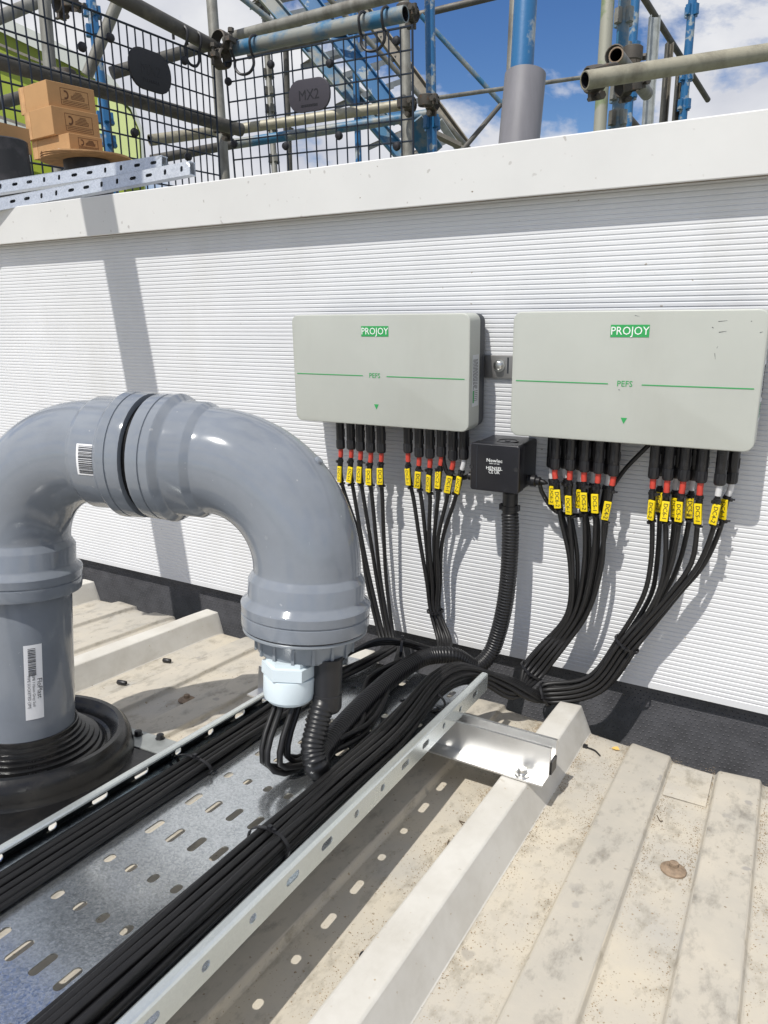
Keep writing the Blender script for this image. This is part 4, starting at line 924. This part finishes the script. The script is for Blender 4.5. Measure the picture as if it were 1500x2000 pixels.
flat_post((1306, 86, 4.2), (1294, 240, 4.3), 0.040, 'narrow dark flat post, middle of the three under the handrail', 'stair_dark')
flat_post((1326, 140, 4.35), (1318, 238, 4.4), 0.036, 'short flat post close beside the lone blue upright', 'stair_dark')
scaf_tube((1206, 205, 3.7), (1240, 245, 3.9), 'tube_dark', 'dark sloping stub low between the blue uprights and the coping', r=0.02, ext=(0, .2))
scaf_tube((842, 193, 4.3), (1160, 148, 4.7), 'tube_galv', 'thin horizontal brace passing behind the grey sleeve', r=0.0125, name='scaffold_brace', group='thin braces')
scaf_tube((822, 30, 4.4), (992, 216, 4.6), 'paint_blue_pale', 'thin sloping brace falling from the blue upright to the grey sleeve', r=0.015, name='scaffold_brace', group='thin braces')
scaf_tube((906, 290, 4.5), (990, 190, 4.6), 'tube_dark', 'thin dark brace rising from the coping to the grey sleeve', r=0.015, ext=(.3, 0), name='scaffold_brace', group='thin braces')
# blue standard in a grey sleeve
scaf_tube((1027, -6, 1.42), (1010, 300, 1.45), 'paint_blue', 'blue upright rising out of the grey plastic sleeve', r=0.0225, ext=(0.3, 7.0))
scaf_tube((1006, -6, 1.50), (992, 300, 1.53), 'tube_galv', 'silver upright tucked against the blue one in the sleeve', r=0.011, ext=(0.3, 7.0))
A = dep(1026, 147, 1.44); B = dep(1013, 285, 1.45); d = (B-A).normalized(); mb = MB()
mb.lathe([(0.0385, 0.16), (0.0385, 0), (0.0405, 0), (0.0405, (B-A).length+0.35)], A, d, 40, cap0=False)
tag(mb.build('pipe_sleeve', 'sleeve_grey', sharp=40), 'grey plastic sleeve standing on end round the blue upright', 'pipe sleeve')
# --- middle part
collar_upright((839, -4, 3.35), (844, 292, 3.45), 'paint_blue', 'blue upright beside the right mesh guard with a clamp half way down', 0.0242, (0.82,), 'paint_blue')
scaf_tube((789, -4, 3.2), (796, 300, 3.3), 'tube_galv', 'grey upright behind the right edge of the right mesh guard', ext=(0.3, 7.0))
C0 = dep(436, 100, 2.86)
RT = (dep(792, 27, 2.46)-C0)
scaf_tube((792, 27, 2.46), (436, 100, 2.86), 'paint_blue_pale', 'faded blue and cream rail the right mesh guard hangs from', r=0.026, open_end=True, n=28)
LT = (C0-dep(232, -8, 2.42))
scaf_tube((236, -4, 2.44), (432, 100, 2.85), 'tube_dark', 'dark rail the left mesh guard hangs from', r=0.0255, ext=(0.5, 0))
scaf_tube((440, 76, 3.5), (790, -14, 2.9), 'tube_galv', 'grey upper rail just above the faded blue rail', ext=(0, 0.4))
scaf_tube((413, -4, 3.25), (439, 348, 3.35), 'tube_galv', 'grey upright at the corner where the two mesh guards meet', ext=(0.3, 7.0))
scaf_tube((392, 92, 3.1), (262, 130, 3.0), 'tube_dark', 'dark rail stub behind the left badge reaching the corner', ext=(0.05, 0.1))
collar_upright((515, -4, 5.2), (537, 345, 5.3), 'tube_galv', 'thin distant upright with many pressings left of the right badge', 0.022, (0.08, 0.42, 0.52, 0.62, 0.72, 0.9), 'tube_dark')
collar_upright((563, 240, 5.2), (566, 330, 5.3), 'tube_dark', 'short dark distant post under the cream rail', 0.02, (0.2,), 'tube_dark')
scaf_tube((452, 254, 3.55), (800, 203, 3.4), 'tube_pale', 'cream horizontal rail behind the right mesh guard', r=0.0235, ext=(0, 0))
scaf_tube((452, 282, 3.75), (780, 232, 3.6), 'paint_blue_pale', 'pale blue horizontal rail under the cream one', ext=(0, 0.15))
scaf_tube((292, 274, 3.3), (450, 253, 3.5), 'tube_pale', 'short cream tube stub with a capped end behind the left guard', open_end=True)
scaf_tube((296, 312, 3.5), (450, 283, 3.7), 'tube_dark', 'dark blue grey rail low behind the left guard', r=0.022)
scaf_tube((-30, 112, 2.3), (432, 243, 2.95), 'tube_dark', 'long brown grey rail crossing behind the left guard', ext=(0.3, 0.1), r=0.0255)
scaf_tube((-20, 42, 2.9), (72, 4, 3.1), 'tube_galv', 'pale tube crossing the top left corner', ext=(0.2, 0.3))
scaf_tube((86, -4, 2.85), (98, 140, 2.9), 'tube_galv', 'grey upright at the far left behind the cardboard boxes', ext=(0.2, 7.0))
scaf_tube((222, 22, 3.1), (170, 148, 3.15), 'tube_galv', 'pale leaning tube behind the left badge', ext=(0.3, 0.0))
collar_upright((177, -4, 3.6), (216, 320, 3.7), 'paint_blue', 'dark blue upright behind the left guard beside the boxes', 0.0242, (0.08, 0.2, 0.72, 0.86), 'paint_blue')
scaf_tube((-20, 207, 3.0), (48, 188, 3.1), 'tube_dark', 'dark rail stub at the left edge behind the boxes', ext=(0.2, 0.1))
coupler((433, 98, 2.80), RT, LT, 'large dark clamp where the two guard rails meet at the corner', sz=1.15)
coupler((437, 250, 3.2), RT, GUP, 'dark clamp low on the corner upright')
coupler((797, 24, 2.75), RT, GUP, 'rusty clamp at the cut end of the faded blue rail')
coupler((795, 202, 3.2), RT, GUP, 'rusty clamp at the right end of the cream rail')
coupler((838, 198, 3.3), RT, GUP, 'brown clamp half way down the blue upright', sz=1.15)
coupler((122, 150, 2.7), LT, GUP, 'dark clamp on the long brown rail above the boxes')
coupler((128, 8, 2.8), LT, GUP, 'dark clamp at the top left corner')
scaf_tube((690, -6, 4.9), (700, 300, 5.0), 'paint_blue', 'blue upright far behind the perforated stair', r=0.022, ext=(0.4, 7.0))
scaf_tube((540, 96, 4.7), (905, 8, 4.4), 'tube_dark', 'dark tube far behind sloping up across the stair', r=0.02, ext=(0.2, 0.4))
scaf_tube((470, -6, 4.8), (720, 190, 5.2), 'paint_blue_pale', 'blue sloping stair rail far behind the right badge', r=0.019, ext=(0.5, 0.3), name='scaffold_handrail', group='stair rails')
scaf_tube((640, -6, 4.4), (925, 300, 4.9), 'tube_galv', 'grey sloping stair rail far behind the blue upright', r=0.016, ext=(0.5, 0.3), name='scaffold_handrail', group='stair rails')
# --- mesh guards
def guard(P, Q, nu, nv, dv, badge, knobs, label, hooks):
    d = Q-P; u = d/nu; dn = (-GUP-d*(-GUP).dot(d)/d.length_squared).normalized()*dv; nrm = d.cross(dn).normalized()
    if nrm.dot(P) > 0: nrm = -nrm
    t = thing('brick_guard', label, 'mesh guard', P+dn*nv, 'mesh guards on the scaffold')
    mb = MB()
    for i in range(nu+1):
        a = P+u*i+nrm*0.0025; mb.tube([a, a+dn*nv], 0.0040 if i in (0, nu) else 0.0029, 5)
    for k in range(nv+1):
        a = P+dn*k-nrm*0.0022; mb.tube([a, a+d], 0.0040 if k == 0 else 0.0032, 5)
    o = mb.build('wire_mesh', 'guard_wire', t, sharp=None); o['kind'] = 'stuff'
    un = u.normalized(); dnn = dn.normalized()
    c = P+u*badge[0]+dn*badge[1]+nrm*0.006
    def F(x, y, z): return c+un*x-dnn*z-nrm*y
    mb = MB(); rounded_box(mb, -badge[2], badge[2], -badge[3], badge[3], -0.004, 0.004, badge[3]*0.93, 0.002, F=F); b = mb.build('badge', badge[4], t)
    if badge[5]:
        e = 1 if un.dot(RIGHT) > 0 else -1
        lettering('MX2', 0.048, c+nrm*0.0045, un*e, -dnn, 'badge_dark', b); lettering('SCAFFOLD SAFE', 0.0095, c+nrm*0.0045+dnn*0.030, un*e, -dnn, 'badge_dark', b) if False else None
        mb = MB()
        for k in range(9): mb.box(c+nrm*0.0045+dnn*0.033+un*(k-4)*0.0085, un*0.0032, nrm*0.0006, dnn*0.0035)
        mb.build('small_print', 'badge_dark', b, sharp=None)
    for (iu, iv) in knobs:
        mb = MB(); mb.lathe([(0.004, -0.012), (0.012, -0.009), (0.0155, 0), (0.012, 0.009), (0.004, 0.012)], P+u*iu+dn*iv+nrm*0.006, nrm, 12); mb.build('knob', 'badge_dark', t)
    for iu in hooks:
        for s_ in (-1.0, 1.0):
            a = P+u*(iu+s_)
            pts = [a-nrm*0.004+dn*0.1, a+nrm*0.012-dn*0.35, a+nrm*0.012-dn*0.8, a-nrm*0.02-dn*1.06, a-nrm*0.052-dn*0.8, a-nrm*0.054-dn*0.45]
            mb = MB(); mb.tube(spline(pts, 0.006), 0.0052, 6); mb.build('hook', 'badge_dark', t)
        mb = MB(); a = P+u*(iu-1); b_ = P+u*(iu+1); mb.tube(spline([a, a+dn*0.4, a.lerp(b_, .25)+dn*0.72, a.lerp(b_, .75)+dn*0.72, b_+dn*0.4, b_], 0.006), 0.0055, 6); mb.build('hook_plate', 'badge_dark', t)
PR = dep(441, 121, 2.83); QR = dep(806, 49, 2.42)
guard(PR, QR, 18, 9, 0.069, (8.6, 2.3, 0.094, 0.054, 'guard_badge', True), [(4.9, 0.55), (5.9, 4.6), (11.3, 4.4), (16.7, 0.55), (10.7, 1.0), (16.6, 5.2), (0.2, 1.0), (0.3, 4.2)], 'dark wire mesh guard with an oval badge, the right one facing the viewer', (2.0, 14.6))
PL = dep(416, 113, 2.80); QL = dep(-30, -62, 2.02)
guard(PL, QL, 26, 10, 0.069, (9.5, 1.75, 0.098, 0.064, 'badge_dark', True), [(4.6, 0.7), (5.0, 5.4), (14.2, 0.9), (12.2, 4.8), (17.5, 1.7)], 'dark wire mesh guard with a near black badge, the left one running towards the viewer', (3.2,))
# --- perforated stair far behind
st_ = thing('scaffold_stair', 'blue and silver scaffold stair with perforated treads behind the right mesh guard', 'stairs', dep(800, 330, 4.8))
S1a, S1b = dep(498, -30, 5.0), dep(812, 335, 5.0); S2a, S2b = dep(585, -24, 4.6), dep(782, 236, 4.6); S3a, S3b = dep(650, -60, 5.4), dep(905, 285, 5.4)
def stringer(A, B, w, th, m):
    d = (B-A).normalized(); x = (RIGHT-d*RIGHT.dot(d)).normalized(); y = d.cross(x); c = (A+B)/2; hl = (B-A).length/2; mb = MB()
    mb.box(c, x*w/2, y*0.004, d*hl)
    for s in (-1, 1): mb.box(c+x*s*(w/2-0.004)+y*(th/2+0.003), x*0.004, y*th/2, d*hl)
    return mb.build('stringer', m, st_, sharp=None)
stringer(S1a, S1b, 0.10, 0.03, 'paint_blue_pale'); stringer(S2a, S2b, 0.105, 0.03, 'paint_blue'); stringer(S3a, S3b, 0.085, 0.04, 'stair_dark')
for k in range(9):
    f = (k+0.4)/9.0
    A = S1a.lerp(S1b, f); B = S3a.lerp(S3b, f*1.0+0.0)
    u = (B-A); L = u.length; u.normalize(); w = (FWD*0.95+V((0, 0, 0.05))); w = (w-u*w.dot(u)).normalized(); w = (w-GUP*w.dot(GUP)*0.9).normalized()
    mb = MB(); nx = max(4, int(L/0.055)); hx = L/nx/2
    for i in range(nx):
        for j in range(4):
            holed(mb, (i+0.5)*2*hx, (j+0.5)*0.055, hx, 0.0275, stadium(0.0165, 0.016, 10), lambda a, b: A+u*a+w*b)
    solid_from(mb, 'tread', 'stair_dark', st_, 0.004, 0)
    mb = MB(); mb.box(A+u*L/2-V((0, 0, 0.018)), u*L/2, w*0.002, V((0, 0, 0.018))); mb.box(A+u*L/2+w*0.22-V((0, 0, 0.018)), u*L/2, w*0.002, V((0, 0, 0.018))); mb.build('tread_lip', 'galv_stair', st_, sharp=None)
# bracing triangle beside the blue upright
def flat_bar(a, b, w, m, label):
    A, B = dep(*a), dep(*b); d = (B-A).normalized(); x = (RIGHT-d*RIGHT.dot(d)).normalized(); y = d.cross(x); mb = MB(); mb.box((A+B)/2, x*w/2, y*0.012, d*(B-A).length/2); return tag(mb.build('bracing_bar', m, sharp=None), label, 'bracing bar', 'flat bars beside the blue upright')
flat_bar((858, 236, 3.9), (898, 295, 4.0), 0.035, 'galv_stair', 'pale flat bar sloping down right of the blue upright to the coping')
flat_bar((805, 240, 3.5), (846, 300, 3.6), 0.11, 'paint_blue_pale', 'wide faded blue bar sloping behind the blue upright foot')
flat_bar((850, 262, 3.8), (898, 285, 3.9), 0.03, 'stair_dark', 'dark flat bar low beside the blue upright')

# ================================================================== STUFF LYING BEYOND / ON THE PARAPET
zc = 0.1985
def strut(a, b, ya, yb, hgt, label, dy):
    # slotted channel lying on its side: face towards the viewer
    A, B = onY(*a, ya), onY(*b, yb); d = (B-A).normalized(); A = A-d*0.12; L = (B-A).length; up = V((0, 0, 1)); inn = up.cross(d).normalized()
    if inn.y < 0: inn = -inn
    lean = (up+inn*0.18).normalized()
    t = thing('slotted_channel', label, 'metal channel', A, 'slotted channels on the coping')
    mb = MB(); nn_ = int(L/0.033); hx = L/nn_/2
    for i in range(nn_):
        hole = stadium(0.0075, 0.0035, 12); hole = [(y*0.9, x*0.85) for x, y in hole] if i % 4 in (0, 1) else [(x*0.75, y*0.66) for x, y in hole]
        holed(mb, (i+0.5)*2*hx, hgt*0.52, hx, hgt*0.42, hole, lambda x_, y_: A+d*x_+lean*y_)
    for (h0, h1) in ((0, hgt*0.1), (hgt*0.94, hgt)): mb.add([A+lean*h0, B+lean*h0, B+lean*h1, A+lean*h1], [(0, 1, 2, 3)])
    solid_from(mb, 'slotted_face', 'galv_channel', t, 0.0018, 0)
    mb = MB(); mb.add([A+inn*dy, B+inn*dy, B+inn*dy+up*hgt*0.98, A+inn*dy+up*hgt*0.98], [(0, 1, 2, 3)]); solid_from(mb, 'added_backing', 'galv_channel', t, 0.0018, 0)  # added plate blocking the view through, so the slots look dark
    for h in (0.001, hgt-0.001):
        mb = MB(); mb.add([A+lean*h, B+lean*h, B+lean*h+inn*dy, A+lean*h+inn*dy], [(0, 1, 2, 3)]); solid_from(mb, 'side_flange', 'galv_channel', t, 0.0018, 0)
    return t
strut((0, 411), (371, 341), 0.953, 1.06, 0.0235, 'slotted galvanised channel lying on the coping, the lower of two', 0.020)
strut((0, 377), (316, 329), 0.985, 1.075, 0.0235, 'slotted galvanised channel lying on the other, the upper of two', 0.020)
# cable drums and cardboard
zb_ = 0.10
pd = dep(132, 300, 1.95)
dk = thing('scaffold_deck', 'scaffold boards just outside the parapet under the cable drums', 'scaffold deck', (-1.9, 1.6, 0.2))
for k in range(5):
    mb = MB(); mb.box((-2.1, 1.30+k*0.23, 0.181), (0.75, 0, 0), (0, 0.112, 0), (0, 0, 0.019)); mb.build('board', 'stair_dark', dk, sharp=None)
zd = 0.2; DH = pd.z-zd-0.01
dr = thing('cable_drum', 'black cable drum with a cardboard flange, under the stacked boxes', 'cable drum', V((pd.x, pd.y, zd)), 'cable drums')
rr_ = 0.118
mb = MB(); mb.lathe([(rr_*0.52, 0), (rr_*0.52, DH)], (pd.x, pd.y+0.06, zd), (0, 0, 1), 32); mb.build('drum_core', 'drum_black', dr)
for k in range(3):
    mb = MB(); mb.lathe([(rr_-0.002*k, 0), (rr_-0.002*k, 0.0035)], (pd.x+0.003*k, pd.y+0.06-0.004*k, zd+DH+0.0005+0.0042*k), V((0.03*k-0.02, -0.02, 1)), 40); mb.build('flange', 'card_edge', dr)
mb = MB(); q = dep(-26, 286, 1.72); mb.lathe([(0.062, 0), (0.066, 0.003), (0.066, DH-0.004), (0.062, DH-0.001)], (q.x, q.y+0.03, zd), (0, 0, 1), 36)
tag(mb.build('cable_drum', 'drum_black'), 'black scuffed drum cut by the left edge of the picture', 'cable drum', 'cable drums')
ztop = zd+DH+0.0005+0.0042*3+0.003
def carton(px, py, px_l, px_r, depth, hgt, label, logo=True):
    P = dep(px, py, depth); dA = V((0.17, 0.985, 0)); dB = V((-0.996, 0.09, 0)); la = along(P, dA, px_r); lb = along(P, dB, px_l); up = V((0, 0, 1))
    t = thing('cardboard_box', label, 'cardboard box', P+dA*la/2+dB*lb/2, 'cardboard boxes on the drum')
    mb = MB(); mb.box(P+dA*la/2+dB*lb/2+up*hgt/2, dA*la/2, dB*lb/2, up*hgt/2); o = mb.build('carton', 'cardboard', t, sharp=None)
    md = o.modifiers.new('bevel', 'BEVEL'); md.width = 0.0012; md.segments = 2
    n_ = dA.cross(up).normalized()
    if n_.dot(dB) > 0: n_ = -n_
    e = dA
    mb = MB(); mb.box(P+dB*lb+dB*0.0-dB*0.018-V((0, 0.0003, 0))+up*hgt*0.5, dB*0.009, V((0, 0.0003, 0)), up*hgt*0.49); mb.build('parcel_tape', 'card_edge', t, sharp=None)
    if logo:
        c = P+dA*la*0.56+up*hgt*0.52+n_*0.0004; w, h = la*0.29, hgt*0.30; mb = MB()
        for sx in (-1, 1): mb.box(c+e*sx*w, e*0.0005, n_*0.0002, up*h); mb.box(c+up*sx*h, e*w, n_*0.0002, up*0.0005)
        mb.box(c-up*h*0.42, e*w, n_*0.0002, up*0.0004)
        for k in range(6): mb.box(c+e*w*(0.30-0.02*k)+up*(h*0.72-k*h*0.17), e*w*(0.5 if k > 2 else 0.22+0.07*k), n_*0.0002, up*0.0007)
        for k in range(2): mb.box(c-up*(h*0.6+k*h*0.2), e*w*0.9, n_*0.0002, up*0.0006)
        # ring shaped mark
        for k in range(14):
            a = math.radians(-120+k*17); a2 = math.radians(-120+(k+1)*17); r_ = h*0.55; cc = c-e*w*0.66+up*h*0.22
            p0 = cc+(e*math.cos(a)*r_*0.8+up*math.sin(a)*r_); p1 = cc+(e*math.cos(a2)*r_*0.8+up*math.sin(a2)*r_); q0 = cc+(e*math.cos(a)*r_*0.45+up*math.sin(a)*r_*0.6); q1 = cc+(e*math.cos(a2)*r_*0.45+up*math.sin(a2)*r_*0.6)
            mb.add([p0+n_*.0003, p1+n_*.0003, q1+n_*.0003, q0+n_*.0003], [(0, 1, 2, 3)])
        mb.build('print', 'card_print', t, sharp=None)
    return t
def zpix(px, py, depth, z):                   # depth that puts the pixel at height z
    d = ray(px, py); return z/d.z
b3 = carton(137, 0, 66, 205, 1.0, 0.01, 'x') if False else None
dz = zpix(138, 296, 1, ztop)
P3 = dep(138, 296, dz); h3 = P3.z*0+ (dep(136, 261, dz).z-P3.z)
carton(138, 296, 66, 203, dz, h3, 'small cardboard box, lowest of the stack of three on the drum')
z2 = P3.z+h3+0.0005; dz2 = zpix(106, 262, 1, z2); P2 = dep(106, 262, dz2); h2 = dep(103, 209, dz2).z-P2.z
carton(106, 262, 54, 197, dz2, h2, 'small cardboard box with printed side, middle of the stack of three')
z1_ = P2.z+h2+0.0005; dz1 = zpix(96, 210, 1, z1_); P1_ = dep(96, 210, dz1); h1 = dep(89, 159, dz1).z-P1_.z
carton(96, 210, 42, 189, dz1, h1, 'small cardboard box with printed side, topmost of the stack of three')
q = dep(30, 288, 1.78); mb = MB(); mb.box((q.x-0.125, q.y+0.04, zd+DH+0.0295), (0.05, 0.004, 0), (-0.005, 0.06, 0), (0, 0, 0.03)); o = mb.build('cardboard_box', 'cardboard', sharp=None)
tag(o, 'plain cardboard box cut by the left edge, on the black drum', 'cardboard box')
mb = MB(); pq = P3+V((-0.04, -0.012, 0.0)); mb.add([pq+V((-0.03, -0.02, 0.001)), pq+V((0.045, -0.028, 0.001)), pq+V((0.05, 0.005, 0.0012)), pq+V((-0.035, 0.01, 0.0012))], [(0, 1, 2, 3)])
tag(solid_from(mb, 'paper_sheet', 'paper', None, 0.001), 'white sheet of paper under the lowest cardboard box', 'paper')
# --- lime green building beyond
gb = thing('green_building', 'lime green building with a curved grey roof edge behind the left guard', 'building', dep(100, 330, 11))
arch = [(-260, -70), (-120, -14), (-40, 14), (25, 41), (100, 76), (172, 114), (225, 158), (262, 205), (279, 255), (284, 345)]
inn_ = [(-260, -46), (-120, 10), (-40, 42), (10, 66), (90, 104), (160, 139), (216, 172), (255, 212), (274, 258), (279, 345)]
DEP = 11.0; back = ray(200, 150)*3.0
mb = MB(); A_ = [dep(x, y, DEP) for x, y in arch]; I_ = [dep(x, y, DEP) for x, y in inn_]; n = len(arch)
mb.add(A_+I_+[p_+back for p_ in A_], [(i, i+n, i+1+n, i+1) for i in range(n-1)]+[(i, i+1, i+1+2*n, i+2*n) for i in range(n-1)]); mb.build('roof_edge', 'fascia_grey', gb, sharp=30)
mb = MB(); I2 = [dep(x, y, DEP+0.15) for x, y in inn_]; base_ = [V((p_.x, p_.y, -7.0)) for p_ in I2]
mb.add(I2+base_, [(i, i+n, i+1+n, i+1) for i in range(n-1)]); mb.build('gable_wall', 'lime_clad', gb, sharp=None)
for a_, b_, w_ in (((-60, 62), (150, 150), 0.035), ((-60, 78), (145, 168), 0.03), ((-40, 215), (60, 250), 0.05)):
    A, B = dep(*a_, DEP+0.1), dep(*b_, DEP+0.1); u_ = (B-A).normalized(); v_ = V((0, 0, 1)); v_ = (v_-u_*v_.dot(u_)).normalized(); mb = MB(); mb.box((A+B)/2, u_*(B-A).length/2, u_.cross(v_)*0.02, v_*w_/2); mb.build('cladding_joint', 'stair_dark', gb, sharp=None)
mb = MB(); mb.add([dep(x, y, DEP+0.08) for x, y in ((190, 178), (216, 178), (252, 214), (271, 258), (276, 345), (190, 345))], [(0, 1, 2, 3, 4, 5)]); mb.build('pale_panel', 'lime_pale', gb, sharp=None)
mb = MB(); mb.add([dep(x, y, DEP+0.07) for x, y in ((-80, 205), (60, 252), (60, 360), (-80, 360))], [(0, 1, 2, 3)]); mb.build('grey_panel', 'fascia_grey', gb, sharp=None)

# ================================================================== ADDED PIPE OUTSIDE THE PICTURE (unseen, put in to cast the wall's stripe of shade)
SV = V((0.2, 1.0, -1.62)); kk = 0.36
w0 = V((-1.1239, YW, 0.0926)); w1 = V((-1.0700, YW, -0.4388)); dw = (w1-w0).normalized()
top = w0-dw*1.6-SV*kk; bot = w1+dw*0.205-SV*kk
mb = MB(); mb.lathe([(0.0385, -0.02), (0.0385, 0), (0.0422, 0), (0.0422, (bot-top).length)], top, dw, 32, cap0=False)
tag(mb.build('shadow_caster_pipe', 'sleeve_grey'), 'unseen grey pipe added beyond the left edge to cast a stripe of wall shade', 'pipe')
